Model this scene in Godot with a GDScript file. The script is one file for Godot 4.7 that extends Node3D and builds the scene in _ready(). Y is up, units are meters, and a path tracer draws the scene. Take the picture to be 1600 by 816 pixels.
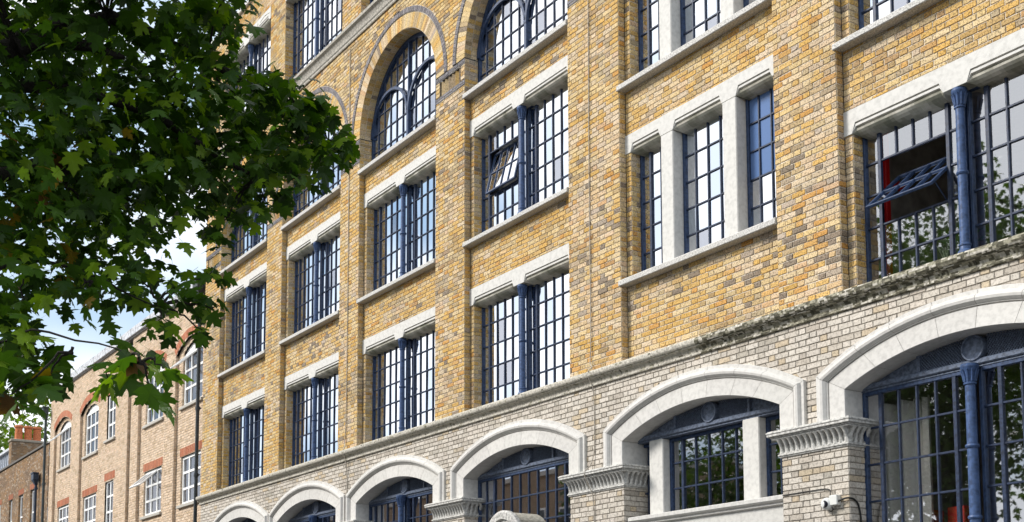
extends Node3D
# Victorian brick warehouse seen along the street. Facade in the plane z = 0 (pier faces), x runs along it, camera on the far pavement.

const EYE := Vector3(0.0, 1.7, 11.2)
const FOCAL := 1940.9
const LENS := Vector2(752.2, 839.9)
const YAW := 57.52
const PITCH := 5.64
const COURSE := 0.075

var rng := RandomNumberGenerator.new()
var soot := FastNoiseLite.new()
var patch := FastNoiseLite.new()
var M := {}
var cam: Camera3D
var cam_x := Vector3.ZERO
var cam_y := Vector3.ZERO
var cam_w := Vector3.ZERO
var brick_jobs := []      # every brick of the warehouse: [eight points, normal, colour, area in view, owner node, kind]
var pane_jobs := []       # every pane: [points, owner node, material, area in view]
var names := {}


class Shape:
	var v := PackedVector3Array()
	var n := PackedVector3Array()
	var c := PackedColorArray()
	var i := PackedInt32Array()

	func quad(a: Vector3, b: Vector3, d: Vector3, e: Vector3, col: Color) -> void:
		# corners counter-clockwise as seen from outside
		var nn := (d - a).cross(e - b).normalized()
		var k := v.size()
		v.append(a); v.append(b); v.append(d); v.append(e)
		n.append(nn); n.append(nn); n.append(nn); n.append(nn)
		c.append(col); c.append(col); c.append(col); c.append(col)
		i.append(k); i.append(k + 2); i.append(k + 1); i.append(k); i.append(k + 3); i.append(k + 2)

	func tri(a: Vector3, b: Vector3, d: Vector3, col: Color) -> void:
		var nn := (b - a).cross(d - a).normalized()
		var k := v.size()
		v.append(a); v.append(b); v.append(d)
		n.append(nn); n.append(nn); n.append(nn)
		c.append(col); c.append(col); c.append(col)
		i.append(k); i.append(k + 2); i.append(k + 1)

	func quad_smooth(p: Array, q: Array, col: Color) -> void:
		var k := v.size()
		for j in 4:
			v.append(p[j]); n.append(q[j]); c.append(col)
		i.append(k); i.append(k + 2); i.append(k + 1); i.append(k); i.append(k + 3); i.append(k + 2)

	func box(lo: Vector3, hi: Vector3, col: Color, bevel := 0.0) -> void:
		slab(Transform3D(Basis.IDENTITY, (lo + hi) / 2.0), (hi - lo) / 2.0, col, bevel)

	func slab(t: Transform3D, h: Vector3, col: Color, bevel := 0.0) -> void:
		# an oriented box with chamfered edges
		var b := minf(bevel, minf(h.x, minf(h.y, h.z)) * 0.6)
		var axes := [Vector3.RIGHT, Vector3.UP, Vector3.BACK]
		for a in 3:
			for s in [-1.0, 1.0]:
				var w: Vector3 = axes[a] * s
				var u: Vector3 = axes[(a + 1) % 3] * s
				var q: Vector3 = axes[(a + 2) % 3]
				var hw := absf(w.dot(h)); var hu := absf(u.dot(h)) - b; var hq := absf(q.dot(h)) - b
				quad(t * (w * hw - u * hu - q * hq), t * (w * hw + u * hu - q * hq), t * (w * hw + u * hu + q * hq), t * (w * hw - u * hu + q * hq), col)
		if b <= 0.0:
			return
		for a in 3:
			var q: Vector3 = axes[a]
			var u: Vector3 = axes[(a + 1) % 3]
			var w: Vector3 = axes[(a + 2) % 3]
			var hq := q.dot(h) - b; var hu := u.dot(h); var hw := w.dot(h)
			for s in [-1.0, 1.0]:
				for r in [-1.0, 1.0]:
					var p1: Vector3 = u * s * hu + w * r * (hw - b)
					var p2: Vector3 = u * s * (hu - b) + w * r * hw
					if s * r > 0.0:
						quad(t * (p1 - q * hq), t * (p2 - q * hq), t * (p2 + q * hq), t * (p1 + q * hq), col)
					else:
						quad(t * (p1 + q * hq), t * (p2 + q * hq), t * (p2 - q * hq), t * (p1 - q * hq), col)

	func tube(pts: Array, radii: Array, sides: int, col: Color, caps := true) -> void:
		var rings := []
		var side := Vector3.ZERO
		for k in pts.size():
			var d: Vector3 = (pts[mini(k + 1, pts.size() - 1)] - pts[maxi(k - 1, 0)]).normalized()
			if side == Vector3.ZERO:
				side = d.cross(Vector3.UP if absf(d.y) < 0.9 else Vector3.RIGHT).normalized()
			side = (side - d * side.dot(d)).normalized()
			var up := d.cross(side)
			var ring := []
			for s in sides:
				var a := TAU * s / sides
				var o: Vector3 = side * cos(a) + up * sin(a)
				ring.append([pts[k] + o * radii[k], o])
			rings.append(ring)
		for k in pts.size() - 1:
			for s in sides:
				var t := (s + 1) % sides
				quad_smooth([rings[k][s][0], rings[k][t][0], rings[k + 1][t][0], rings[k + 1][s][0]], [rings[k][s][1], rings[k][t][1], rings[k + 1][t][1], rings[k + 1][s][1]], col)
		if caps:
			for s in range(1, sides - 1):
				tri(rings[0][0][0], rings[0][s + 1][0], rings[0][s][0], col)
				var e := pts.size() - 1
				tri(rings[e][0][0], rings[e][s][0], rings[e][s + 1][0], col)

	func lathe(t: Transform3D, profile: Array, sides: int, col: Color) -> void:
		# profile: Vector2(radius, height) from the bottom up
		for k in profile.size() - 1:
			var p: Vector2 = profile[k]
			var q: Vector2 = profile[k + 1]
			var e := (q - p).normalized()
			for s in sides:
				var a := TAU * s / sides; var b := TAU * (s + 1) / sides
				var da := Vector3(cos(a), 0, -sin(a)); var db := Vector3(cos(b), 0, -sin(b))
				var na := (t.basis * (da * e.y - Vector3.UP * e.x)).normalized(); var nb := (t.basis * (db * e.y - Vector3.UP * e.x)).normalized()
				quad_smooth([t * (da * p.x + Vector3.UP * p.y), t * (db * p.x + Vector3.UP * p.y), t * (db * q.x + Vector3.UP * q.y), t * (da * q.x + Vector3.UP * q.y)], [na, nb, nb, na], col)

	func loft(stations: Array, col: Color) -> void:
		# stations: arrays of points of equal length; consecutive points are joined into strips
		for k in stations.size() - 1:
			for j in stations[k].size() - 1:
				quad(stations[k][j], stations[k][j + 1], stations[k + 1][j + 1], stations[k + 1][j], col)

	func fan(p: Array, col: Color) -> void:
		for k in range(1, p.size() - 1):
			tri(p[0], p[k], p[k + 1], col)

	func mesh() -> ArrayMesh:
		var a := []
		a.resize(Mesh.ARRAY_MAX)
		a[Mesh.ARRAY_VERTEX] = v; a[Mesh.ARRAY_NORMAL] = n; a[Mesh.ARRAY_COLOR] = c; a[Mesh.ARRAY_INDEX] = i
		var m := ArrayMesh.new()
		if v.size() > 0:
			m.add_surface_from_arrays(Mesh.PRIMITIVE_TRIANGLES, a)
		return m


# ---------------------------------------------------------------- scene helpers

func put(called: String, s: Shape, m: Material, parent: Node = self) -> MeshInstance3D:
	var o := MeshInstance3D.new()
	o.name = called if parent != self else numbered(called)
	o.mesh = s.mesh()
	o.material_override = m
	parent.add_child(o, true)
	return o

func numbered(called: String) -> String:
	names[called] = names.get(called, -1) + 1
	return called if names[called] == 0 else "%s_%03d" % [called, names[called]]

func thing(called: String, label: String, category: String, group := "", at := Vector3.ZERO) -> Node3D:
	var o := Node3D.new()
	o.name = numbered(called)
	add_child(o)
	o.position = at
	tag(o, label, category, group)
	return o

func tag(o: Node, label: String, category: String, group := "") -> void:
	o.set_meta("label", label)
	o.set_meta("category", category)
	if group != "":
		o.set_meta("group", group)

func holder(called: String, parent: Node) -> Node3D:
	var o := Node3D.new()
	o.name = called
	parent.add_child(o, true)
	return o

func in_view(p: Vector3) -> Vector2:
	# where a point of the place falls in the photograph (only used to pick which bricks and panes show largest)
	var d := p - EYE
	var w := d.dot(cam_w)
	if w < 0.1:
		return Vector2(-9999, -9999)
	return Vector2(LENS.x + FOCAL * d.dot(cam_x) / w, LENS.y - FOCAL * d.dot(cam_y) / w)

func area_in_view(p: Array) -> float:
	var q := []
	var mid := Vector2.ZERO
	for x in p:
		q.append(in_view(x)); mid += q[-1]
	mid /= p.size()
	if mid.x < 0 or mid.x > 1600 or mid.y < 0 or mid.y > 816:
		return 0.0
	var a := 0.0
	for k in q.size():
		a += q[k].cross(q[(k + 1) % q.size()])
	return absf(a) / 2.0

func grain(freq: float, octaves: int, lo: float, hi: float, size := 512, seed_ := 1, tint_dark := Color(1, 1, 1), kind := FastNoiseLite.TYPE_SIMPLEX_SMOOTH) -> ImageTexture:
	var f := FastNoiseLite.new()
	f.seed = seed_; f.frequency = freq; f.noise_type = kind
	f.fractal_octaves = octaves; f.fractal_gain = 0.55
	var im := f.get_seamless_image(size, size)
	im.convert(Image.FORMAT_RGB8)
	var d := im.get_data()
	for k in range(0, d.size(), 3):
		var t := lo + (hi - lo) * d[k] / 255.0
		for ch in 3:
			d[k + ch] = int(clampf(t * lerpf(tint_dark[ch], 1.0, t), 0, 1) * 255.0)
	return ImageTexture.create_from_image(Image.create_from_data(size, size, false, Image.FORMAT_RGB8, d))

func surface(color: Color, rough: float, tex: Texture2D = null, scale := 1.0, bump: Texture2D = null, bump_cm := 0.0) -> StandardMaterial3D:
	var m := StandardMaterial3D.new()
	m.albedo_color = color.linear_to_srgb()
	m.vertex_color_use_as_albedo = true
	m.roughness = rough
	m.metallic_specular = 0.35
	m.uv1_triplanar = true
	m.uv1_world_triplanar = true
	m.uv1_scale = Vector3.ONE * scale
	if tex:
		m.albedo_texture = tex
	if bump:
		m.heightmap_enabled = true
		m.heightmap_texture = bump
		m.heightmap_scale = bump_cm
	return m

func mirror_glass(tint: Color, share: float) -> StandardMaterial3D:
	# window glass that mirrors the sky: share is how much it reflects, the rest passes
	var im := Image.create(4, 4, false, Image.FORMAT_RGBA8)
	im.fill(Color.WHITE)
	var m := StandardMaterial3D.new()
	m.albedo_color = Color(tint.r, tint.g, tint.b, share)
	m.albedo_texture = ImageTexture.create_from_image(im)
	m.transparency = BaseMaterial3D.TRANSPARENCY_ALPHA
	m.metallic = 1.0
	m.roughness = 0.015
	m.cull_mode = BaseMaterial3D.CULL_DISABLED
	return m

func shade(c: Color, k: float) -> Color:
	return Color(c.r * k, c.g * k, c.b * k)

# ---------------------------------------------------------------- brickwork

func stock_brick(x: float, y: float, pale: float) -> Color:
	# London stock: ochre, buff, orange and a few burnt or sooted ones, in drifting patches
	var s := soot.get_noise_2d(x, y * 1.3)
	var p := patch.get_noise_2d(x, y) + pale
	var drift := soot.get_noise_2d(x * 0.35 + 200.0, y * 0.35)   # batches of brick, metres across
	var r := clampf(rng.randf() + drift * 0.35, 0.0, 1.0)
	var c := Color(0.47, 0.285, 0.09)
	if r < 0.44:
		c = Color(0.59, 0.36, 0.105).lerp(Color(0.61, 0.415, 0.17), rng.randf())
	elif r < 0.80:
		c = Color(0.62, 0.455, 0.215).lerp(Color(0.63, 0.49, 0.29), rng.randf())
	elif r < 0.90:
		c = Color(0.54, 0.275, 0.075).lerp(Color(0.57, 0.35, 0.13), rng.randf())
	elif r < 0.98:
		c = Color(0.52, 0.37, 0.18).lerp(Color(0.46, 0.345, 0.20), rng.randf())
	else:
		c = Color(0.26, 0.205, 0.15)
	if rng.randf() < 0.22 + p * 0.9:
		c = c.lerp(Color(0.63, 0.52, 0.41), 0.30 + 0.35 * rng.randf())
	if rng.randf() < s * 1.9 - 0.05:
		c = c.lerp(Color(0.25, 0.205, 0.15), 0.15 + 0.45 * rng.randf())
	return shade(c, rng.randf_range(0.90, 1.08))

func gault_brick(x: float, y: float, _pale: float) -> Color:
	var s := soot.get_noise_2d(x * 0.7 + 40.0, y)
	var c := Color(0.52, 0.47, 0.405).lerp(Color(0.57, 0.525, 0.46), rng.randf())
	var r := rng.randf()
	if r < 0.10:
		c = Color(0.50, 0.415, 0.30)
	elif r < 0.24:
		c = Color(0.44, 0.395, 0.335)
	if rng.randf() < 0.06 + s * 0.8:
		c = c.lerp(Color(0.33, 0.30, 0.25), 0.3 + 0.4 * rng.randf())
	return shade(c, rng.randf_range(0.9, 1.08))

func buff_brick(_x: float, _y: float, _pale: float) -> Color:
	var c := Color(0.73, 0.58, 0.435).lerp(Color(0.68, 0.51, 0.355), rng.randf())
	if rng.randf() < 0.18:
		c = Color(0.56, 0.42, 0.28)
	return shade(c, rng.randf_range(0.88, 1.1))

func brown_brick(x: float, y: float, _pale: float) -> Color:
	var s := patch.get_noise_2d(x, y)
	var c := Color(0.36, 0.22, 0.11).lerp(Color(0.25, 0.17, 0.11), clampf(rng.randf() + s, 0, 1))
	if rng.randf() < 0.2:
		c = Color(0.42, 0.33, 0.24)
	return shade(c, rng.randf_range(0.75, 1.15))

func brick(o: Vector3, u: Vector3, q: PackedVector2Array, col: Color, owner_: Node, kind: String, proud := -1.0, worn := 0.0045) -> void:
	# q: the four corners bl, br, tr, tl along u and up; the brick is a low block whose worn edges slope back to the mortar
	var nn := u.cross(Vector3.UP)
	var out := rng.randf_range(0.0, 0.004) if proud < 0 else proud
	var mid := (q[0] + q[1] + q[2] + q[3]) / 4.0
	var pts := []
	var warp := 0.007 * patch.get_noise_3d(o.x * 0.3 + mid.x * 1.1, mid.y * 0.9, o.z * 9.0 + 50.0)
	for k in 4:
		var d := (q[k] - mid)
		var b := q[k] - Vector2(signf(d.x), signf(d.y)) * 0.0042 + Vector2(0, warp)
		pts.append(o + u * b.x + Vector3.UP * b.y - nn * 0.009)
	for k in 4:
		var d := (q[k] - mid)
		var f := q[k] - Vector2(signf(d.x), signf(d.y)) * (0.0042 + worn) + Vector2(rng.randf_range(-1, 1), rng.randf_range(-1, 1)) * 0.0032 + Vector2(0, warp)
		pts.append(o + u * f.x + Vector3.UP * f.y + nn * (out + rng.randf_range(-0.0012, 0.0012)))
	var size := area_in_view([pts[4], pts[5], pts[6], pts[7]]) if kind != "" else 0.0
	brick_jobs.append([pts, col, size, owner_, kind])

func brick_shape(s: Shape, p: Array, col: Color) -> void:
	s.quad(p[4], p[5], p[6], p[7], col)
	for k in 4:
		var l := (k + 1) % 4
		s.quad(p[k], p[l], p[4 + l], p[4 + k], col)

func lay(owner_: Node, mortar: Shape, o: Vector3, u: Vector3, y0: float, y1: float, spans: Callable, colour: Callable, mortar_col: Color, kind: String, pale := 0.0, phase := 0.0) -> void:
	# Flemish bond over a flat region whose open spans at height y are spans.call(y) = [[left, right], ...] along u
	var nn := u.cross(Vector3.UP)
	var k := int(floor(y0 / COURSE))
	while k * COURSE < y1 - 0.012:
		var yb := maxf(y0, k * COURSE); var yt := minf(y1, (k + 1) * COURSE)
		if yt - yb < 0.012:
			k += 1
			continue
		var lo: Array = spans.call(yb + 0.001); var hi: Array = spans.call(yt - 0.001)
		if lo.size() != hi.size():
			lo = spans.call((yb + yt) / 2); hi = lo
		for j in lo.size():
			var l0: float = lo[j][0]; var r0: float = lo[j][1]; var l1: float = hi[j][0]; var r1: float = hi[j][1]
			if maxf(r0, r1) - minf(l0, l1) < 0.015:
				continue
			var left := minf(l0, l1); var right := maxf(r0, r1)
			# cut points along the course
			var base := phase + (0.16875 if k % 2 else 0.0)
			var a: float = floor((left - base) / 0.3375) * 0.3375 + base
			var cuts := [left]
			var step := 0
			while a < right:
				a += 0.225 if step % 2 == 0 else 0.1125
				step += 1
				if a > left + 0.05 and a < right - 0.05:
					cuts.append(a + rng.randf_range(-0.005, 0.005))
			cuts.append(right)
			for t in cuts.size() - 1:
				var c0: float = cuts[t]; var c1: float = cuts[t + 1]
				var q := PackedVector2Array([Vector2(maxf(c0, l0), yb), Vector2(minf(c1, r0), yb), Vector2(minf(c1, r1), yt), Vector2(maxf(c0, l1), yt)])
				if q[1].x - q[0].x < 0.004 and q[2].x - q[3].x < 0.004:
					continue
				q[1].x = maxf(q[1].x, q[0].x + 0.013); q[2].x = maxf(q[2].x, q[3].x + 0.013)
				var at := o + u * ((c0 + c1) / 2)
				# the bed joint round this brick: pale pointing, or dark where it has weathered out
				var age := soot.get_noise_2d((at.x + at.z) * 1.7 + 90.0, yb * 1.7)
				var mc := shade(mortar_col, clampf(rng.randf_range(0.80, 1.12) - (0.35 if rng.randf() < 0.16 + age * 0.7 else 0.0), 0.3, 1.1))
				mortar.quad(o + u * (q[0].x - 0.0) + Vector3.UP * yb - nn * 0.0075, o + u * q[1].x + Vector3.UP * yb - nn * 0.0075, o + u * q[2].x + Vector3.UP * yt - nn * 0.0075, o + u * q[3].x + Vector3.UP * yt - nn * 0.0075, mc)
				brick(o, u, q, colour.call(at.x + at.z, (yb + yt) / 2, pale), owner_, kind)
		k += 1

func wall_part(called: String, parent: Node) -> MeshInstance3D:
	# the mortar bed; its bricks become children
	var w := MeshInstance3D.new()
	w.name = called
	parent.add_child(w, true)
	return w

func ring(owner_: Node, mortar: Shape, c: Vector2, z: float, r0: float, r1: float, a0: float, a1: float, width: float, colour: Callable, mortar_col: Color, kind: String, pale := 0.0) -> void:
	# a ring of voussoir bricks, facing +z
	var count := int(round(absf(a1 - a0) * (r0 + r1) / 2 / width))
	for k in count:
		var b0 := lerpf(a0, a1, float(k) / count); var b1 := lerpf(a0, a1, float(k + 1) / count)
		var d0 := Vector2(cos(b0), sin(b0)); var d1 := Vector2(cos(b1), sin(b1))
		var p := [c + d0 * r0, c + d0 * r1, c + d1 * r1, c + d1 * r0]
		mortar.quad(Vector3(p[0].x, p[0].y, z - 0.0065), Vector3(p[1].x, p[1].y, z - 0.0065), Vector3(p[2].x, p[2].y, z - 0.0065), Vector3(p[3].x, p[3].y, z - 0.0065), mortar_col)
		var g := 0.004; var e := 0.0035
		var mid: Vector2 = (p[0] + p[1] + p[2] + p[3]) / 4
		var pts := []
		var out := rng.randf_range(0.001, 0.004)
		for f in 2:
			for q in p:
				var d: Vector2 = q - mid
				var s: Vector2 = q - d.normalized() * (g * 1.4 if f == 0 else (g + e) * 1.4)
				pts.append(Vector3(s.x, s.y, z - 0.009 if f == 0 else z + out))
		brick_jobs.append([pts, colour.call(mid.x, mid.y, pale), area_in_view([pts[4], pts[5], pts[6], pts[7]]), owner_, kind])

func finish_bricks() -> void:
	# the three hundred of each kind that show largest are meshes of their own; the others are joined per wall
	var by_kind := {}
	for j in brick_jobs:
		if j[4] != "":
			by_kind.get_or_add(j[4], []).append(j)
	var single := {}
	for k in by_kind:
		var a: Array = by_kind[k]
		a.sort_custom(func(x, y): return x[2] > y[2])
		for t in mini(300, a.size()):
			a[t].append(true)
	var joined := {}
	for j in brick_jobs:
		if j.size() > 5:
			var s := Shape.new()
			brick_shape(s, j[0], j[1])
			put(j[4], s, M.gault if j[4] == "pale_brick" else M.brick, j[3])
		else:
			if not joined.has(j[3]):
				joined[j[3]] = Shape.new()
			brick_shape(joined[j[3]], j[0], j[1])
	for o in joined:
		var b := put("brickwork", joined[o], M.gault if o.name.begins_with("ground_pier") or o.name.begins_with("arcade_wall") else M.brick, o)
		b.set_meta("kind", "stuff")
	brick_jobs.clear()

# ---------------------------------------------------------------- windows

func pane(owner_: Node, p: Array, mat: Material, tilt := 0.009) -> void:
	# a sheet of glass, set a touch out of true as old panes are
	var a := rng.randf_range(-tilt, tilt); var b := rng.randf_range(-tilt, tilt)
	var mid := Vector3.ZERO
	for q in p:
		mid += q
	mid /= p.size()
	var w := []
	for q in p:
		w.append(q + Vector3(0, 0, (q.x - mid.x) * a + (q.y - mid.y) * b))
	pane_jobs.append([w, owner_, mat, area_in_view(w)])

func finish_panes() -> void:
	var order := pane_jobs.duplicate()
	order.sort_custom(func(x, y): return x[3] > y[3])
	for t in order.size():
		order[t].append(t < 300)
	var joined := {}
	for j in pane_jobs:
		if j[4]:
			var s := Shape.new()
			s.fan(j[0], Color.WHITE)
			put("pane", s, j[2], j[1])
		else:
			var key := [j[1], j[2]]
			if not joined.has(key):
				joined[key] = Shape.new()
			joined[key].fan(j[0], Color.WHITE)
	for key in joined:
		var g := put("panes", joined[key], key[1], key[0])
		g.set_meta("kind", "stuff")

func glazing(win: Node, x0: float, x1: float, y0: float, y1: float, z: float, cols: int, rows: int, thick: Array, mat: Material, opts := {}) -> void:
	# an iron window: frame, thin glazing bars and panes; thick = columns after which a stouter bar stands
	var col: Color = opts.get("col", Color(1, 1, 1))
	var paint: Material = opts.get("paint", M.iron_frame)
	var fw: float = opts.get("frame", 0.045)
	var bw: float = opts.get("bar", 0.0125)
	var top: Callable = opts.get("top", func(_x): return y1)
	var arched: bool = opts.has("top")
	var sash: Dictionary = opts.get("sash", {})
	var fr: Shape = opts.get("frame_shape", Shape.new())
	var bars: Shape = opts.get("bar_shape", Shape.new())
	fr.box(Vector3(x0, y0, z - 0.06), Vector3(x0 + fw, minf(top.call(x0 + fw), y1), z), col, 0.006)
	fr.box(Vector3(x1 - fw, y0, z - 0.06), Vector3(x1, minf(top.call(x1 - fw), y1), z), col, 0.006)
	fr.box(Vector3(x0 + fw, y0, z - 0.06), Vector3(x1 - fw, y0 + fw, z - 0.002), col, 0.006)
	if not arched:
		fr.box(Vector3(x0 + fw, y1 - fw, z - 0.06), Vector3(x1 - fw, y1, z - 0.002), col, 0.006)
	var cw := (x1 - x0) / cols; var rh := (y1 - y0) / rows
	var zb := z - 0.03
	for k in range(1, cols):
		var x := x0 + cw * k
		var w := 0.024 if k in thick else bw
		var yt: float = minf(top.call(x), y1)
		if yt < y0 + 0.05:
			continue
		if not sash.is_empty() and k > sash.c0 and k < sash.c1:
			var s0: float = y0 + rh * sash.r0; var s1: float = y0 + rh * sash.r1
			bars.box(Vector3(x - w, y0 + fw, zb - 0.016), Vector3(x + w, s0, zb + 0.018), col, 0.004)
			bars.box(Vector3(x - w, s1, zb - 0.016), Vector3(x + w, yt - 0.02, zb + 0.018), col, 0.004)
		else:
			bars.box(Vector3(x - w, y0 + fw, zb - 0.016), Vector3(x + w, yt - 0.02, zb + (0.025 if k in thick else 0.018)), col, 0.004)
	for k in range(1, rows):
		var y := y0 + rh * k
		var l := x0 + fw; var r := x1 - fw
		if arched:
			while l < x1 and top.call(l) < y + 0.01:
				l += 0.01
			while r > x0 and top.call(r) < y + 0.01:
				r -= 0.01
			if r - l < 0.05:
				continue
		if not sash.is_empty() and k > sash.r0 and k < sash.r1:
			bars.box(Vector3(l, y - bw, zb - 0.012), Vector3(x0 + cw * sash.c0 - 0.01, y + bw, zb + 0.015), col, 0.004)
			bars.box(Vector3(x0 + cw * sash.c1 + 0.01, y - bw, zb - 0.012), Vector3(r, y + bw, zb + 0.015), col, 0.004)
		else:
			bars.box(Vector3(l, y - bw, zb - 0.012), Vector3(r, y + bw, zb + 0.015), col, 0.004)
	for cx in cols:
		for ry in rows:
			if not sash.is_empty() and cx >= sash.c0 and cx < sash.c1 and ry >= sash.r0 and ry < sash.r1:
				continue
			var a := x0 + cw * cx; var b := a + cw; var c := y0 + rh * ry; var d := c + rh
			var m := mat
			if mat == M.glass:   # old and new sheets: not all of them mirror as well
				var luck := rng.randf()
				m = M.glass if luck < 0.55 else (M.pale_glass if luck < 0.80 else (M.grey_glass if luck < 0.94 else M.dim_glass))
			if opts.has("odd") and opts.odd.call(cx, ry):
				m = opts.odd_mat
			var ta: float = top.call(a); var tb: float = top.call(b)
			if not arched or minf(ta, tb) >= d:
				pane(win, [Vector3(a, c, zb - 0.004), Vector3(b, c, zb - 0.004), Vector3(b, d, zb - 0.004), Vector3(a, d, zb - 0.004)], m)
			else:
				var pts := [Vector3(a, c, zb - 0.004), Vector3(b, c, zb - 0.004)]
				for t in 5:
					var x := lerpf(b, a, t / 4.0)
					pts.append(Vector3(x, clampf(top.call(x), c, d), zb - 0.004))
				if maxf(ta, tb) > c + 0.03:
					pane(win, pts, m)
	if not sash.is_empty():
		# a casement on a level pivot at mid height: its foot swings out, its head in
		var sx0: float = x0 + cw * sash.c0 + 0.03; var sx1: float = x0 + cw * sash.c1 - 0.03
		var sy0: float = y0 + rh * sash.r0; var sy1: float = y0 + rh * sash.r1
		var t := Transform3D(Basis(Vector3.RIGHT, -deg_to_rad(sash.angle)), Vector3(0, (sy0 + sy1) / 2, zb))
		var hh := (sy1 - sy0) / 2 - 0.012
		var ss := Shape.new()
		for y in [-hh, hh]:
			ss.slab(t * Transform3D(Basis.IDENTITY, Vector3((sx0 + sx1) / 2, y, 0)), Vector3((sx1 - sx0) / 2, 0.017, 0.018), col, 0.004)
		ss.slab(t * Transform3D(Basis.IDENTITY, Vector3((sx0 + sx1) / 2, 0, 0)), Vector3((sx1 - sx0) / 2, 0.011, 0.014), col, 0.003)
		var n: int = sash.c1 - sash.c0
		for k in n + 1:
			ss.slab(t * Transform3D(Basis.IDENTITY, Vector3(lerpf(sx0, sx1, float(k) / n), 0, 0)), Vector3(0.017 if k in [0, n] else 0.011, hh + 0.014, 0.0165), col, 0.003)
		var arm := lerpf(sx0, sx1, 0.97)
		ss.tube([Vector3(arm, sy0 + 0.02, zb), t * Vector3(arm, -hh * 0.75, 0.0)], [0.007, 0.007], 6, col)
		put("casement", ss, paint, win)
		for k in n:
			for r in 2:
				var a := lerpf(sx0, sx1, float(k) / n); var b := lerpf(sx0, sx1, float(k + 1) / n)
				var p := []
				for e in [[a, r - 1], [b, r - 1], [b, r], [a, r]]:
					p.append(t * Vector3(e[0], hh * e[1], -0.002))
				pane_jobs.append([p, win, sash.get("glass", M.clear_glass), area_in_view(p)])
	if not opts.has("frame_shape"):
		put("frame", fr, paint, win)
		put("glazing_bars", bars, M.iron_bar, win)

# ---------------------------------------------------------------- the warehouse

const PIERS := [[-31.37, -30.24], [-27.16, -26.26], [-23.18, -22.29], [-19.17, -18.15], [-15.07, -13.80], [-10.72, -9.71], [-6.63, -5.60]]
const REC := -0.12        # recessed wall plane
const GLASS_Z := -0.28    # window plane
const STOCK_MORTAR := Color(0.66, 0.60, 0.51)
const GAULT_MORTAR := Color(0.30, 0.27, 0.23)
const STONE := Color(0.58, 0.565, 0.535)
const ARCH_C := 12.466    # springing of the round arches

func bay_mid(k: int) -> float:
	return (PIERS[k][1] + PIERS[k + 1][0]) / 2

func ground_in(x: float) -> float:   # intrados of a ground-floor arch, x from its middle
	return 1.45 + sqrt(maxf(3.71 * 3.71 - x * x, 0))

func ground_out(x: float) -> float:
	return 1.585 + sqrt(maxf(3.98 * 3.98 - x * x, 0))

func warehouse() -> void:
	var b := thing("brick_warehouse", "long yellow stock brick warehouse with blue iron windows and pale stone arches", "building")
	b.position = Vector3.ZERO
	piers(b)
	for k in 6:
		bay(b, k)
	flush_storeys(b)
	grey_base(b)
	string_course(b)
	upper_cornice(b)
	for k in 6:
		ground_arch(b, k)
	for k in 7:
		capital(b, k)
	insides(b)
	finish_bricks()

func side_bricks(o: Node, mortar: Shape, x: float, z0: float, z1: float, y0: float, y1: float, right: bool, colour: Callable, mc: Color, kind: String) -> void:
	# a narrow brick face across the wall: z0 is its front edge, z1 its back edge
	var u := Vector3(0, 0, -1) if right else Vector3(0, 0, 1)
	var l := -z0 if right else z1
	var r := -z1 if right else z0
	lay(o, mortar, Vector3(x, 0, 0), u, y0, y1, func(_y): return [[l, r]], colour, mc, kind, 0.0, 0.05)

func piers(b: Node) -> void:
	var pale := [0.0, 0.0, 0.0, 0.05, 0.18, 0.30, 0.2]
	for k in PIERS.size():
		var w := wall_part("pier", b)
		var m := Shape.new()
		var l: float = PIERS[k][0]; var r: float = PIERS[k][1]
		# front, broken by two dark bands and a sunk panel of upright bricks below the arches
		lay(w, m, Vector3.ZERO, Vector3.RIGHT, 5.97, 11.925, func(_y): return [[l, r]], stock_brick, STOCK_MORTAR, "brick", pale[k])
		for y in [11.955, 12.345]:
			lay(w, m, Vector3(0, 0, 0.004), Vector3.RIGHT, y, y + 0.105, func(_y): return [[l, r]], func(_x, _y, _p): return shade(Color(0.20, 0.19, 0.20), rng.randf_range(0.8, 1.3)), STOCK_MORTAR, "")
		lay(w, m, Vector3.ZERO, Vector3.RIGHT, 11.925, 11.955, func(_y): return [[l, r]], stock_brick, STOCK_MORTAR, "")
		lay(w, m, Vector3.ZERO, Vector3.RIGHT, 12.06, 12.345, func(_y): return [[l, l + 0.14], [r - 0.14, r]], stock_brick, STOCK_MORTAR, "")
		m.quad(Vector3(l + 0.13, 12.05, -0.07), Vector3(r - 0.13, 12.05, -0.07), Vector3(r - 0.13, 12.35, -0.07), Vector3(l + 0.13, 12.35, -0.07), STOCK_MORTAR)
		var n := int((r - l - 0.28) / 0.115)
		for t in n:
			var x := l + 0.14 + (r - l - 0.28) * (t + 0.5) / n
			var s := Shape.new()
			var c: Color = stock_brick(x, 12.2, 0.0)
			s.slab(Transform3D(Basis(Vector3.UP, PI / 4), Vector3(x, 12.2, -0.055)), Vector3(0.036, 0.14, 0.036), c, 0.003)
			put("upright_brick", s, M.brick, w)
		# the sides of the pier
		for y in [[5.97, 11.72, REC, "brick"], [11.72, 12.45, GLASS_Z, "brick"]]:
			if k < 6:
				side_bricks(w, m, r, 0.0, y[2], y[0], y[1], true, stock_brick, STOCK_MORTAR, y[3])
			if k > 0:
				side_bricks(w, m, l, 0.0, y[2], y[0], y[1], false, stock_brick, STOCK_MORTAR, "")
		if k == 0:
			side_bricks(w, m, l, 0.0, -3.0, 5.97, 18.3, false, stock_brick, STOCK_MORTAR, "")
		w.mesh = m.mesh()
		w.material_override = M.mortar

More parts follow.
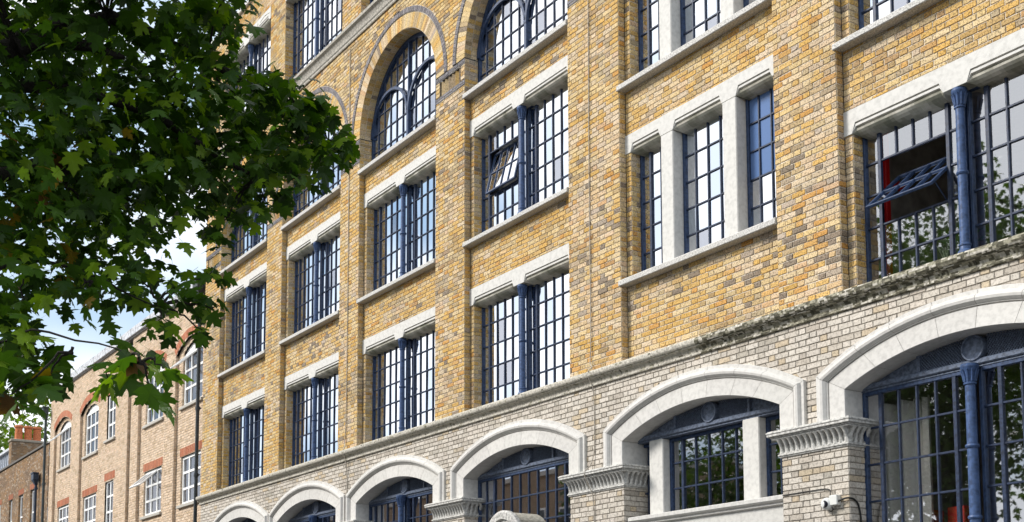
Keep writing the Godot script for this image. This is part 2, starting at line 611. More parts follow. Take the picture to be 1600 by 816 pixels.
func lintel(b: Node, l: float, r: float, top: float, bottom: float, z: float, breaks: Array) -> void:
	# stone lintel; breaks = [[x0, x1], ...] the stretches whose lower edge is cut back in a fillet and a roll
	var s := Shape.new()
	# face, quirk, fillet, quirk, roll: heights above the soffit and depths behind the face where the edge is cut
	var cut_line := [Vector2(0.0, 0.125), Vector2(0.034, 0.124), Vector2(0.034, 0.107), Vector2(0.010, 0.106), Vector2(0.010, 0.078), Vector2(0.046, 0.074), Vector2(0.046, 0.060), Vector2(0.028, 0.050), Vector2(0.034, 0.026), Vector2(0.060, 0.000), Vector2(0.10, -0.024), Vector2(0.15, -0.036)]
	var section := func(x: float, cut: float) -> Array:
		var out := [Vector3(x, top, z - 0.26), Vector3(x, top, z)]
		for j in cut_line.size():
			var q: Vector2 = cut_line[j] * cut
			out.append(Vector3(x, bottom + q.y - 0.0004 * j * (1.0 - cut), z - q.x - 0.001 * j * (1.0 - cut)))
		out.append(Vector3(x, bottom - 0.036 * cut - 0.005, z - 0.26))
		return out
	var st := [section.call(l, 0.0)]
	for q in breaks:
		st.append(section.call(q[0], 0.0)); st.append(section.call(q[0] + 0.05, 1.0))
		st.append(section.call(q[1] - 0.05, 1.0)); st.append(section.call(q[1], 0.0))
	st.append(section.call(r, 0.0))
	for k in st.size() - 1:
		# strips run top to bottom, stations left to right
		for j in st[k].size() - 1:
			if j < 7:
				s.quad(st[k][j + 1], st[k + 1][j + 1], st[k + 1][j], st[k][j], STONE)
				continue
			var pieces := maxi(1, int(st[k][0].distance_to(st[k + 1][0]) / 0.05))
			for t in pieces:   # the roll carries grime and green algae in short runs
				var f0 := float(t) / pieces; var f1 := float(t + 1) / pieces
				var a: Vector3 = st[k][j].lerp(st[k + 1][j], f0); var c: Vector3 = st[k][j].lerp(st[k + 1][j], f1)
				var d: Vector3 = st[k][j + 1].lerp(st[k + 1][j + 1], f0); var g: Vector3 = st[k][j + 1].lerp(st[k + 1][j + 1], f1)
				var dirt := clampf(0.55 + 0.9 * soot.get_noise_2d(a.x * 5.0, a.y * 4.0 + j * 0.3), 0.0, 1.0)
				s.quad(d, g, c, a, Color(0.58, 0.55, 0.48).lerp(Color(0.20, 0.20, 0.15), dirt))
	s.fan([st[0][14], st[0][2], st[0][1], st[0][0]], STONE)
	var e: Array = st[-1]
	s.fan([e[0], e[1], e[2], e[14]], STONE)
	put("lintel", s, M.stone, b)

func sill(b: Node, l: float, r: float, top: float, bottom: float, zf: float, zb: float) -> void:
	var s := Shape.new()
	var n := int((r - l) / 0.25)
	var prof := [Vector2(zb, bottom), Vector2(zf - 0.012, bottom), Vector2(zf, bottom + 0.01), Vector2(zf, top - 0.025), Vector2(zf - 0.012, top - 0.012), Vector2(zb, top + 0.02)]
	for k in n:
		var x0 := lerpf(l, r, float(k) / n); var x1 := lerpf(l, r, float(k + 1) / n)
		var c := shade(STONE, 0.98 + 0.10 * patch.get_noise_2d(x0 * 3, top * 7))
		for j in prof.size() - 1:
			s.quad(Vector3(x0, prof[j].y, prof[j].x), Vector3(x0, prof[j + 1].y, prof[j + 1].x), Vector3(x1, prof[j + 1].y, prof[j + 1].x), Vector3(x1, prof[j].y, prof[j].x), c)
	for e in [l, r]:
		var p := []
		for q in prof:
			p.append(Vector3(e, q.y, q.x))
		if e == l:
			p.reverse()
		s.fan(p, STONE)
	put("sill", s, M.stone_worn, b)

func iron_column(b: Node, x: float, z: float, y0: float, y1: float, r: float, rings: Array) -> void:
	var c := holder("iron_column", b)
	var t := Transform3D(Basis.IDENTITY, Vector3(x, 0, z))
	var sh := Shape.new()
	sh.lathe(t, [Vector2(r * 1.08, y0 + 0.16), Vector2(r * 0.95, y1 - 0.20)], 20, Color.WHITE)
	put("shaft", sh, M.iron, c)
	for y in rings:
		var rs := Shape.new()
		rs.lathe(t, [Vector2(r * 0.9, y - 0.022), Vector2(r * 1.22, y - 0.018), Vector2(r * 1.36, y), Vector2(r * 1.22, y + 0.018), Vector2(r * 0.9, y + 0.022)], 20, Color.WHITE)
		put("collar", rs, M.iron, c)
	var cp := Shape.new()
	cp.lathe(t, [Vector2(r * 0.95, y1 - 0.225), Vector2(r * 1.2, y1 - 0.22), Vector2(r * 1.22, y1 - 0.205), Vector2(r * 0.98, y1 - 0.198), Vector2(r * 1.08, y1 - 0.15), Vector2(r * 1.3, y1 - 0.09), Vector2(r * 1.58, y1 - 0.055), Vector2(r * 1.62, y1 - 0.05), Vector2(r * 1.72, y1 - 0.035), Vector2(r * 1.72, y1 - 0.02), Vector2(r * 1.6, y1 - 0.012), Vector2(r * 1.6, y1), Vector2(0.0, y1)], 24, Color.WHITE)
	for k in 10:   # leaves round the bell
		var a := TAU * k / 10
		var d := Vector3(cos(a), 0, sin(a))
		cp.tube([t * (d * r * 1.05 + Vector3(0, y1 - 0.19, 0)), t * (d * r * 1.16 + Vector3(0, y1 - 0.14, 0)), t * (d * r * 1.42 + Vector3(0, y1 - 0.085, 0)), t * (d * r * 1.66 + Vector3(0, y1 - 0.062, 0))], [0.010, 0.013, 0.013, 0.007], 6, Color.WHITE)
	put("capital", cp, M.iron, c)
	var bs := Shape.new()
	bs.box(Vector3(x - r * 1.75, y0, z - r * 1.75), Vector3(x + r * 1.75, y0 + 0.055, z + r * 1.75), Color.WHITE, 0.006)
	bs.lathe(t, [Vector2(r * 1.65, y0 + 0.055), Vector2(r * 1.7, y0 + 0.075), Vector2(r * 1.5, y0 + 0.10), Vector2(r * 1.2, y0 + 0.115), Vector2(r * 1.12, y0 + 0.15), Vector2(r * 1.35, y0 + 0.16), Vector2(r * 1.35, y0 + 0.175), Vector2(r * 1.05, y0 + 0.185)], 20, Color.WHITE)
	put("column_base", bs, M.iron, c)

func pair_window(b: Node, x0: float, x1: float, y0: float, y1: float, z: float, mat: Material, sash := {}) -> void:
	var w := holder("window", b)
	var mid := (x0 + x1) / 2
	var fr := Shape.new(); var bars := Shape.new()
	for h in 2:
		var o := {"frame_shape": fr, "bar_shape": bars, "frame": 0.034}
		if h == 0 and not sash.is_empty():
			o.sash = sash
		glazing(w, x0 if h == 0 else mid + 0.015, mid - 0.015 if h == 0 else x1, y0, y1, z, 6, 5, [1, 5], mat, o)
	put("frame", fr, M.iron_frame, w)
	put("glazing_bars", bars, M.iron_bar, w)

func recess_openings(k: int) -> Array:
	# [bottom, top] of what is not brick between the jamb strips, and the full-width stone: [bottom, top]
	if k == 4:
		return [[[7.20, 9.14], [10.16, 12.12]], [[7.14, 7.20], [9.13, 9.41], [10.09, 10.16], [12.11, 12.40]]]
	return [[[5.97, 7.91], [9.03, 10.99]], [[7.90, 8.205], [8.97, 9.03], [10.98, 11.285]]]

func bay(b: Node, k: int) -> void:
	var l: float = PIERS[k][1]; var r: float = PIERS[k + 1][0]
	var il := l + 0.12; var ir := r - 0.12
	var mid := (l + r) / 2
	var op := recess_openings(k)
	var top := 14.72 if k == 4 else 11.72
	# bands of brick between the stone courses; beside a window only the two jamb strips
	var edges := [5.97, top]
	for s in op[1] + op[0]:
		for e in s:
			if e > 5.98 and e < top:
				edges.append(e)
	edges.sort()
	for e in edges.size() - 1:
		var y0: float = edges[e]; var y1: float = edges[e + 1]
		var y := (y0 + y1) / 2
		if y1 - y0 < 0.012 or op[1].any(func(s): return y > s[0] and y < s[1]):
			continue
		var strips := [[l, r]]
		if op[0].any(func(o): return y > o[0] and y < o[1]):
			strips = [[l, il], [ir, r]]
		for q in strips:
			var w := wall_part("spandrel" if strips.size() == 1 else "jamb", b)
			var m := Shape.new()
			lay(w, m, Vector3(0, 0, REC), Vector3.RIGHT, y0, y1, func(_y): return [q], stock_brick, STOCK_MORTAR, "brick", -0.12)
			if strips.size() == 2:
				if q[0] == l:
					side_bricks(w, m, il, REC, GLASS_Z - 0.08, y0, y1, true, stock_brick, STOCK_MORTAR, "brick")
				else:
					side_bricks(w, m, ir, REC, GLASS_Z - 0.08, y0, y1, false, stock_brick, STOCK_MORTAR, "")
			w.mesh = m.mesh()
			w.material_override = M.mortar
	var z := REC + 0.016
	if k == 4:
		stair_bay(b, l, r, il, ir, mid, z)
		return
	var shut := {}
	# first floor stands on the string course
	var s1 := {"c0": 1, "c1": 5, "r0": 2, "r1": 4, "angle": 50.0, "glass": M.grey_glass} if k == 5 else shut
	pair_window(b, il, ir, 5.98, 7.92, GLASS_Z, M.glass if k < 5 else M.tree_glass, s1)
	lintel(b, l, r, 8.20, 7.90, z, [[l + 0.12, mid - 0.15], [mid + 0.15, r - 0.12]])
	iron_column(b, mid, GLASS_Z + 0.10, 5.98, 7.90, 0.05, [6.95])
	# second floor
	sill(b, l + 0.003 - (0.03 if k < 6 else 0.0), r - 0.003, 9.05, 8.955, 0.03, GLASS_Z - 0.08)
	var s2 := {"c0": 1, "c1": 5, "r0": 2, "r1": 4, "angle": 14.0, "glass": M.glass} if k == 3 else shut
	pair_window(b, il, ir, 9.05, 11.0, GLASS_Z, M.glass, s2)
	lintel(b, l, r, 11.28, 10.98, z, [[l + 0.12, mid - 0.15], [mid + 0.15, r - 0.12]])
	iron_column(b, mid, GLASS_Z + 0.10, 9.045, 10.98, 0.05, [10.0])
	# third floor: round-headed window across the whole bay
	sill(b, l - 0.03, r - 0.003, 11.79, 11.685, 0.03, GLASS_Z - 0.08)
	arch_window(b, k, l, r, mid)
	# fourth floor on the upper cornice
	pair_window(b, l, r, 15.10, 17.30, -0.2, M.glass)
	lintel(b, l, r, 17.60, 17.30, 0.012, [[l + 0.10, mid - 0.15], [mid + 0.15, r - 0.10]])
	iron_column(b, mid, -0.11, 15.10, 17.30, 0.05, [16.2])

func arch_window(b: Node, k: int, l: float, r: float, mid: float) -> void:
	var w := holder("arched_window", b)
	var rad := (r - l) / 2
	var z := GLASS_Z
	var fr := Shape.new(); var bars := Shape.new()
	var top := func(x: float) -> float:
		return ARCH_C + sqrt(maxf((rad - 0.02) * (rad - 0.02) - (x - mid) * (x - mid), 0.0))
	glazing(w, l, r, 11.79, ARCH_C + rad, z, 12, 6, [], M.glass, {"top": top, "frame_shape": fr, "bar_shape": bars, "frame": 0.05})
	# the curved head, the mullion and the two lesser arches that spring from it
	var hoop := func(cx: float, cy: float, rr: float, a0: float, a1: float, wd: float, dp: float, zz: float, n: int) -> void:
		var st := []
		for t in n + 1:
			var a := lerpf(a0, a1, float(t) / n)
			var d := Vector3(cos(a), sin(a), 0); var c := Vector3(cx, cy, 0)
			st.append([c + d * (rr - wd) + Vector3(0, 0, zz - dp), c + d * (rr - wd) + Vector3(0, 0, zz), c + d * rr + Vector3(0, 0, zz), c + d * rr + Vector3(0, 0, zz - dp)])
		for t in n:
			for j in 3:
				fr.quad(st[t][j], st[t][j + 1], st[t + 1][j + 1], st[t + 1][j], Color.WHITE)
	hoop.call(mid, ARCH_C, rad + 0.01, 0.0, PI, 0.085, 0.07, z + 0.004, 40)
	var hr := (rad - 0.05) / 2
	for s in [-1.0, 1.0]:
		hoop.call(mid + s * (hr + 0.012), ARCH_C + 0.02, hr + 0.03, 0.0, PI, 0.055, 0.05, z + 0.035, 24)
	fr.box(Vector3(mid - 0.04, 11.80, z - 0.05), Vector3(mid + 0.04, ARCH_C + 0.12, z + 0.03), Color.WHITE, 0.01)
	fr.box(Vector3(mid - 0.022, ARCH_C + 0.12, z - 0.05), Vector3(mid + 0.022, ARCH_C + rad - 0.06, z + 0.012), Color.WHITE, 0.006)
	put("frame", fr, M.iron_frame, w)
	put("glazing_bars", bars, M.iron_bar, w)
	# brick reveal round the arch
	var s := Shape.new()
	var n := 64
	for t in n:
		var a0 := PI * t / n; var a1 := PI * (t + 0.93) / n
		for q in 2:
			var z0 := -0.002 - q * 0.14; var z1 := z0 - 0.131
			var c: Color = stock_brick(mid + cos(a0), ARCH_C + sin(a0), 0.0)
			var p0 := Vector3(mid + cos(a0) * rad, ARCH_C + sin(a0) * rad, 0); var p1 := Vector3(mid + cos(a1) * rad, ARCH_C + sin(a1) * rad, 0)
			s.quad(p0 + Vector3(0, 0, z0), p1 + Vector3(0, 0, z0), p1 + Vector3(0, 0, z1), p0 + Vector3(0, 0, z1), c)
	var bed := Shape.new()
	for t in n:
		var a0 := PI * t / n; var a1 := PI * (t + 1) / n
		var p0 := Vector3(mid + cos(a0) * (rad + 0.006), ARCH_C + sin(a0) * (rad + 0.006), 0); var p1 := Vector3(mid + cos(a1) * (rad + 0.006), ARCH_C + sin(a1) * (rad + 0.006), 0)
		bed.quad(p0 + Vector3(0, 0, -0.006), p1 + Vector3(0, 0, -0.006), p1 + Vector3(0, 0, -0.34), p0 + Vector3(0, 0, -0.34), STOCK_MORTAR)
	var o := put("arch_soffit", bed, M.mortar, b)
	put("brickwork", s, M.brick, o).set_meta("kind", "stuff")

func stair_bay(b: Node, l: float, r: float, il: float, ir: float, mid: float, z: float) -> void:
	# the bay whose three-light stone-mullioned windows stand between the floors
	for f in 2:
		var y0 := 7.22 if f == 0 else 10.18
		var y1 := 9.13 if f == 0 else 12.11
		sill(b, l - 0.03, r - 0.003, y0, y0 - 0.10, 0.03, GLASS_Z - 0.08)
		var lights := [[il, mid - 0.75], [mid - 0.49, mid + 0.50], [mid + 0.76, ir]]
		var br := []
		for q in lights:
			br.append([q[0] + 0.0, q[1] - 0.0])
		br[0][0] = il + 0.0
		lintel(b, l, r, y1 + 0.28, y1, z, br)
		for q in [[mid - 0.75, mid - 0.49], [mid + 0.50, mid + 0.76]]:
			var s := Shape.new()
			s.box(Vector3(q[0], y0 + 0.012, GLASS_Z - 0.08), Vector3(q[1], y1 + 0.001, z - 0.001), STONE, 0.012)
			put("mullion", s, M.stone, b)
		for t in 3:
			var w := holder("window", b)
			var o := {}
			if t == 2 and f == 0:
				o.odd = func(_c, rr): return rr >= 2
				o.odd_mat = M.blue_pane
			glazing(w, lights[t][0], lights[t][1], y0, y1 + 0.01, GLASS_Z, [3, 4, 3][t], 5, [1] if t == 0 else [], M.glass, o)

func flush_storeys(b: Node) -> void:
	# above the springing everything is one plane: brick rings round the arches, then the cornice and the top storey
	var w := wall_part("upper_wall", b)
	var m := Shape.new()
	var l: float = PIERS[0][0]; var r: float = PIERS[6][1]
	var arched := [0, 1, 2, 3, 5]
	var spans := func(y: float) -> Array:
		var out := []
		var x := l
		for k in 6:
			var mid := bay_mid(k)
			var half: float = (PIERS[k + 1][0] - PIERS[k][1]) / 2
			var cut := 0.0
			if k == 4:
				cut = half
			else:
				var q: float = half + 0.415
				cut = sqrt(maxf(q * q - (y - ARCH_C) * (y - ARCH_C), 0.0))
			if cut > 0.03:
				if mid - cut > x:
					out.append([x, mid - cut])
				else:
					out.append([x, x])
				x = mid + cut
		out.append([x, r])
		return out
	lay(w, m, Vector3.ZERO, Vector3.RIGHT, 12.45, 14.72, spans, stock_brick, STOCK_MORTAR, "brick")
	for k in arched:
		var mid := bay_mid(k)
		var half: float = (PIERS[k + 1][0] - PIERS[k][1]) / 2
		var c := Vector2(mid, ARCH_C)
		ring(w, m, c, 0.0, half, half + 0.30, 0.0, PI, 0.085, stock_brick, STOCK_MORTAR, "brick", 0.05)
		# the outer ring of dark headers stops where it meets its neighbour's
		ring(w, m, c, 0.012, half + 0.303, half + 0.415, 0.0, PI, 0.078, func(_x, _y, _p): return shade(Color(0.20, 0.185, 0.19), rng.randf_range(0.8, 1.35)), STOCK_MORTAR, "")
	var top := func(y: float) -> Array:
		if y < 15.08 or y > 17.6:
			return [[l, r]]
		var out := []
		for k in 7:
			out.append([PIERS[k][0], PIERS[k][1]])
		return out
	lay(w, m, Vector3.ZERO, Vector3.RIGHT, 15.08, 17.60, top, stock_brick, STOCK_MORTAR, "brick")
	lay(w, m, Vector3.ZERO, Vector3.RIGHT, 17.60, 18.30, top, stock_brick, STOCK_MORTAR, "brick")
	lay(w, m, Vector3.ZERO, Vector3.RIGHT, 14.72, 14.80, func(_y): return [[l, r]], stock_brick, STOCK_MORTAR, "")
	for k in 7:
		side_bricks(w, m, PIERS[k][1], 0.0, -0.28, 15.08, 17.30, true, stock_brick, STOCK_MORTAR, "")
		side_bricks(w, m, PIERS[k][0], 0.0, -0.28, 15.08, 17.30, false, stock_brick, STOCK_MORTAR, "")
	var el: float = PIERS[4][1]; var er: float = PIERS[5][0]
	lay(w, m, Vector3(0, 0, -0.04), Vector3.RIGHT, 15.08, 17.60, func(_y): return [[el, er]], stock_brick, STOCK_MORTAR, "")
	side_bricks(w, m, el, 0.0, REC, 11.7, 14.72, true, stock_brick, STOCK_MORTAR, "")
	w.mesh = m.mesh()
	w.material_override = M.mortar
	var cp := Shape.new()
	cp.box(Vector3(l - 0.06, 18.30, -0.45), Vector3(r + 0.06, 18.42, 0.07), STONE, 0.015)
	put("coping", cp, M.stone, b)

func moulding(b: Node, called: String, prof: Array, l: float, r: float, step: float, colour: Callable, mat: Material) -> void:
	# prof: Vector2(z, y) from the bottom up, drawn along x in separate stones with hairline joints
	var x := l
	var piece := 0
	while x < r - 0.05:
		var e := minf(x + step * rng.randf_range(0.85, 1.15), r)
		if r - e < 0.3:
			e = r
		var s := Shape.new()
		var n := maxi(2, int((e - x) / 0.022))
		var dz := rng.randf_range(-0.003, 0.003)
		for k in n:
			var x0 := lerpf(x + 0.002, e - 0.002, float(k) / n); var x1 := lerpf(x + 0.002, e - 0.002, float(k + 1) / n)
			for j in prof.size() - 1:
				var p: Vector2 = prof[j]; var q: Vector2 = prof[j + 1]
				s.quad(Vector3(x0, p.y, p.x + dz), Vector3(x1, p.y, p.x + dz), Vector3(x1, q.y, q.x + dz), Vector3(x0, q.y, q.x + dz), colour.call((x0 + x1) / 2, j))
		put(called, s, mat, b)
		x = e
		piece += 1

func string_course(b: Node) -> void:
	var prof := [Vector2(-0.02, 5.755), Vector2(0.030, 5.757), Vector2(0.036, 5.764), Vector2(0.036, 5.784), Vector2(0.028, 5.792), Vector2(0.012, 5.797), Vector2(0.015, 5.82), Vector2(0.03, 5.845), Vector2(0.055, 5.862), Vector2(0.08, 5.868), Vector2(0.082, 5.880), Vector2(0.104, 5.888), Vector2(0.116, 5.905), Vector2(0.120, 5.93), Vector2(0.116, 5.955), Vector2(0.10, 5.975), Vector2(0.07, 5.986), Vector2(-0.1, 5.994), Vector2(-0.30, 5.995)]
	var lichen := FastNoiseLite.new()
	lichen.seed = 77; lichen.frequency = 3.4; lichen.fractal_octaves = 5
	var colour := func(x: float, j: int) -> Color:
		# weathered stone; moss and a dark crust grow over the stones right of the stair bay's middle, in scattered spots elsewhere
		var c := Color(0.54, 0.51, 0.44)
		var h: float = lichen.get_noise_2d(x * 2.0, (prof[j].y + prof[j].x) * 7.0)
		var g: float = lichen.get_noise_2d(x * 1.1 + 60.0, (prof[j].y + prof[j].x) * 5.0)
		var cover := 0.02 if x > -12.15 else -0.42
		if g + cover > -0.05:
			c = Color(0.33, 0.31, 0.235)
		if h + cover > 0.08:
			c = Color(0.12, 0.112, 0.08)
		return shade(c, rng.randf_range(0.85, 1.1))
	moulding(b, "string_course_stone", prof, PIERS[0][0] - 0.08, PIERS[6][1], 1.15, colour, M.stone_rough)

func upper_cornice(b: Node) -> void:
	var prof := [Vector2(-0.02, 14.71), Vector2(0.03, 14.715), Vector2(0.04, 14.74), Vector2(0.03, 14.775), Vector2(0.05, 14.80), Vector2(0.06, 14.86), Vector2(0.09, 14.93), Vector2(0.14, 14.965), Vector2(0.145, 15.02), Vector2(0.13, 15.04), Vector2(-0.3, 15.10)]
	var colour := func(_x: float, _j: int) -> Color:
		return shade(Color(0.49, 0.46, 0.40), rng.randf_range(0.85, 1.1))
	moulding(b, "cornice_stone", prof, PIERS[0][0] - 0.1, PIERS[6][1], 1.2, colour, M.stone_rough)

func grey_base(b: Node) -> void:
	# pale gault brick between the stone arches and down the ground-floor piers
	var w := wall_part("arcade_wall", b)
	var m := Shape.new()
	var l: float = PIERS[0][0]; var r: float = PIERS[6][1]
	var spans := func(y: float) -> Array:
		var out := []
		var x := l
		for k in 6:
			var half := 1.93
			if y > 5.05:
				var d := 3.97 * 3.97 - (y - 1.585) * (y - 1.585)
				half = sqrt(maxf(d, 0.0))
			if half > 0.02:
				out.append([x, maxf(bay_mid(k) - half, x)])
				x = bay_mid(k) + half
		out.append([x, r])
		return out
	lay(w, m, Vector3.ZERO, Vector3.RIGHT, 4.46, 5.76, spans, gault_brick, GAULT_MORTAR, "pale_brick")
	w.mesh = m.mesh()
	w.material_override = M.mortar
	for k in 7:
		var p := wall_part("ground_pier", b)
		var s := Shape.new()
		var pl: float = PIERS[k][0] - 0.01; var pr: float = PIERS[k][1] + 0.02
		lay(p, s, Vector3.ZERO, Vector3.RIGHT, 1.2, 4.18, func(_y): return [[pl, pr]], gault_brick, GAULT_MORTAR, "pale_brick")
		if k < 6:
			side_bricks(p, s, pr, 0.0, -0.66, 1.2, 4.18, true, gault_brick, GAULT_MORTAR, "pale_brick")
		if k > 0:
			side_bricks(p, s, pl, 0.0, -0.42, 1.2, 4.18, false, gault_brick, GAULT_MORTAR, "")
		p.mesh = s.mesh()
		p.material_override = M.mortar
	var pl := Shape.new()
	pl.box(Vector3(l - 0.05, 0.0, -0.45), Vector3(r, 1.2, 0.06), STONE, 0.02)
	put("plinth", pl, M.stone_rough, b)

func ground_arch(b: Node, k: int) -> void:
	var mid := bay_mid(k)
	# matched points along the inner and the outer edge: jamb, arch, jamb
	var path := []
	for t in 4:
		path.append([Vector2(-1.53, lerpf(4.485, ground_in(1.53), t / 3.0)), Vector2(-1.95, lerpf(4.485, ground_out(1.95), t / 3.0))])
	var arc := 54
	for t in range(1, arc):
		var f := lerpf(-1.0, 1.0, float(t) / arc)
		path.append([Vector2(1.53 * f, ground_in(1.53 * f)), Vector2(1.95 * f, ground_out(1.95 * f))])
	for t in 4:
		path.append([Vector2(1.53, lerpf(ground_in(1.53), 4.485, t / 3.0)), Vector2(1.95, lerpf(ground_out(1.95), 4.485, t / 3.0))])
	var prof := [Vector2(0.0, -0.66), Vector2(0.0, 0.016), Vector2(0.012, 0.024), Vector2(0.55, 0.024), Vector2(0.555, 0.008), Vector2(0.585, 0.008), Vector2(0.59, 0.034), Vector2(0.62, 0.036), Vector2(0.63, 0.05), Vector2(0.69, 0.078), Vector2(0.76, 0.086), Vector2(0.83, 0.078), Vector2(0.87, 0.056), Vector2(0.88, 0.040), Vector2(0.99, 0.040), Vector2(1.0, 0.034), Vector2(1.0, -0.02)]
	var cuts := [0, 3]
	for t in 7:
		cuts.append(3 + int(round(54.0 * (t + 1) / 7.0)))
	cuts.append(path.size() - 1)
	var a := holder("stone_arch", b)
	for q in cuts.size() - 1:
		var s := Shape.new()
		var st := []
		var c := shade(STONE, rng.randf_range(0.93, 1.04))
		for t in range(cuts[q], cuts[q + 1] + 1):
			var nudge := Vector2.ZERO
			var e := 0
			if t == cuts[q]:
				e = 1
			elif t == cuts[q + 1]:
				e = -1
			if e != 0:
				var other: int = t + e
				nudge = ((path[other][0] - path[t][0]) as Vector2).normalized() * 0.0022
			var line := []
			for p in prof:
				var at: Vector2 = path[t][0].lerp(path[t][1], p.x) + nudge
				line.append(Vector3(mid + at.x, at.y, p.y))
			st.append(line)
		for t in st.size() - 1:
			for j in prof.size() - 1:
				s.quad(st[t][j], st[t][j + 1], st[t + 1][j + 1], st[t + 1][j], c)
		put("voussoir", s, M.stone, a)
	var bed := Shape.new()
	for t in path.size() - 1:
		var w := []
		for e in [path[t], path[t + 1]]:
			var i: Vector2 = e[0].lerp(e[1], 0.012)
			w.append([Vector3(mid + i.x, i.y, -0.64), Vector3(mid + i.x, i.y, 0.0), Vector3(mid + e[1].x, e[1].y, 0.0)])
		for j in 2:
			bed.quad(w[0][j], w[0][j + 1], w[1][j + 1], w[1][j], shade(GAULT_MORTAR, 1.2))
	put("arch_mortar", bed, M.mortar, a)
	ground_window(b, k, mid)

func ground_window(b: Node, k: int, mid: float) -> void:
	var z := -0.27
	var l := mid - 1.53; var r := mid + 1.53
	var ys := ground_in(1.53) + 0.02
	var head := holder("iron_tympanum", b)
	var s := Shape.new()
	s.box(Vector3(l - 0.02, ys - 0.01, z - 0.10), Vector3(r + 0.02, ys + 0.055, z + 0.03), Color.WHITE, 0.012)
	s.box(Vector3(l - 0.02, ys - 0.035, z - 0.10), Vector3(r + 0.02, ys - 0.012, z + 0.005), Color.WHITE, 0.004)
	put("beam", s, M.iron_grey, head)
	for q in [-0.72, 0.72]:
		var p := Shape.new()
		p.box(Vector3(mid + q - 0.022, ys + 0.055, z - 0.08), Vector3(mid + q + 0.022, ground_in(q) + 0.02, z + 0.018), Color.WHITE, 0.005)
		put("post", p, M.iron_grey, head)
	for e in [-1.0, 1.0]:
		# plain plates in the corners, pierced lattice next to the boss
		var p := Shape.new()
		for t in 8:
			var x0: float = lerpf(0.73, 1.5, t / 8.0) * e; var x1: float = lerpf(0.73, 1.5, (t + 1) / 8.0) * e
			var q := [Vector3(mid + x0, ys + 0.05, z - 0.03), Vector3(mid + x1, ys + 0.05, z - 0.03), Vector3(mid + x1, maxf(ground_in(x1) + 0.02, ys + 0.05), z - 0.03), Vector3(mid + x0, ground_in(x0) + 0.02, z - 0.03)]
			if e < 0:
				q.reverse()
			p.quad(q[0], q[1], q[2], q[3], Color.WHITE)
		put("corner_plate", p, M.iron_grey, head)
		var g := Shape.new()
		var step := 0.042
		for dir in [-1.0, 1.0]:
			var t := -1.2
			while t < 1.4:
				# a slanting bar clipped to the panel
				var pts := []
				for f in 41:
					var x: float = 0.14 + (0.70 - 0.14) * f / 40.0
					var y: float = ys + 0.05 + t + dir * (x - 0.14) * 1.2
					if y > ys + 0.05 and y < ground_in(x) + 0.01:
						pts.append(Vector3(mid + e * x, y, z - 0.02 + dir * 0.004))
				if pts.size() > 1:
					g.tube([pts[0], pts[-1]], [0.0075, 0.0075], 4, Color.WHITE, false)
				t += step
		put("lattice", g, M.iron_grey, head)
	var boss := Shape.new()
	var bt := Transform3D(Basis(Vector3.RIGHT, PI / 2), Vector3(mid, (ys + 0.05 + ground_in(0)) / 2 - 0.005, z))
	var br := (ground_in(0) - ys - 0.05) / 2 + 0.012
	boss.lathe(bt, [Vector2(br, -0.04), Vector2(br, 0.035), Vector2(br * 0.97, 0.048), Vector2(br * 0.86, 0.048), Vector2(br * 0.82, 0.03), Vector2(br * 0.5, 0.045), Vector2(0.0, 0.052)], 32, Color.WHITE)
	put("boss", boss, M.iron_grey, head)
	var back := Shape.new()
	back.quad(Vector3(l, ys, z - 0.12), Vector3(r, ys, z - 0.12), Vector3(r, ys + 0.4, z - 0.12), Vector3(l, ys + 0.4, z - 0.12), Color.WHITE)
	put("backing_plate", back, M.iron_grey, head)
	var yt := ys - 0.035
	if k == 4:
		# stone posts part the ground-floor window of the stair bay; its sill is a broad moulded stone
		for q in [[mid - 1.27, mid - 0.97], [mid + 0.60, mid + 0.90]]:
			var p := Shape.new()
			p.box(Vector3(q[0], 3.735, -0.50), Vector3(q[1], yt + 0.002, -0.255), STONE, 0.012)
			put("stone_post", p, M.stone, b)
		var w := holder("window", b)
		var fr := Shape.new(); var bars := Shape.new()
		glazing(w, l - 0.1, mid - 1.27, 3.735, yt, -0.375, 2, 3, [], M.tree_glass, {"frame_shape": fr, "bar_shape": bars})
		glazing(w, mid - 0.97, mid + 0.60, 3.735, yt, -0.375, 6, 3, [1], M.tree_glass, {"frame_shape": fr, "bar_shape": bars})
		glazing(w, mid + 0.90, r + 0.1, 3.735, yt, -0.375, 3, 3, [], M.tree_glass, {"frame_shape": fr, "bar_shape": bars})
		put("frame", fr, M.iron_frame, w)
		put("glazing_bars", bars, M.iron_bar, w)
		var prof := [Vector2(-0.60, 3.60), Vector2(-0.12, 3.60), Vector2(-0.09, 3.615), Vector2(-0.09, 3.64), Vector2(-0.06, 3.65), Vector2(-0.04, 3.67), Vector2(-0.04, 3.715), Vector2(-0.06, 3.725), Vector2(-0.64, 3.74)]
		moulding(b, "window_ledge", prof, l + 0.03, r - 0.03, 4.0, func(_x, _j): return shade(STONE, rng.randf_range(0.93, 1.02)), M.stone)
		var ap := Shape.new()
		ap.box(Vector3(l + 0.03, 1.2, -0.5), Vector3(r - 0.03, 3.605, -0.13), STONE, 0.01)
		put("stone_apron", ap, M.stone, b)
		return
	var w := holder("window", b)
	var fr := Shape.new(); var bars := Shape.new()
	var mat: Material = M.tree_glass if k >= 4 else M.dim_glass
	var y0 := yt - 0.43 * 6
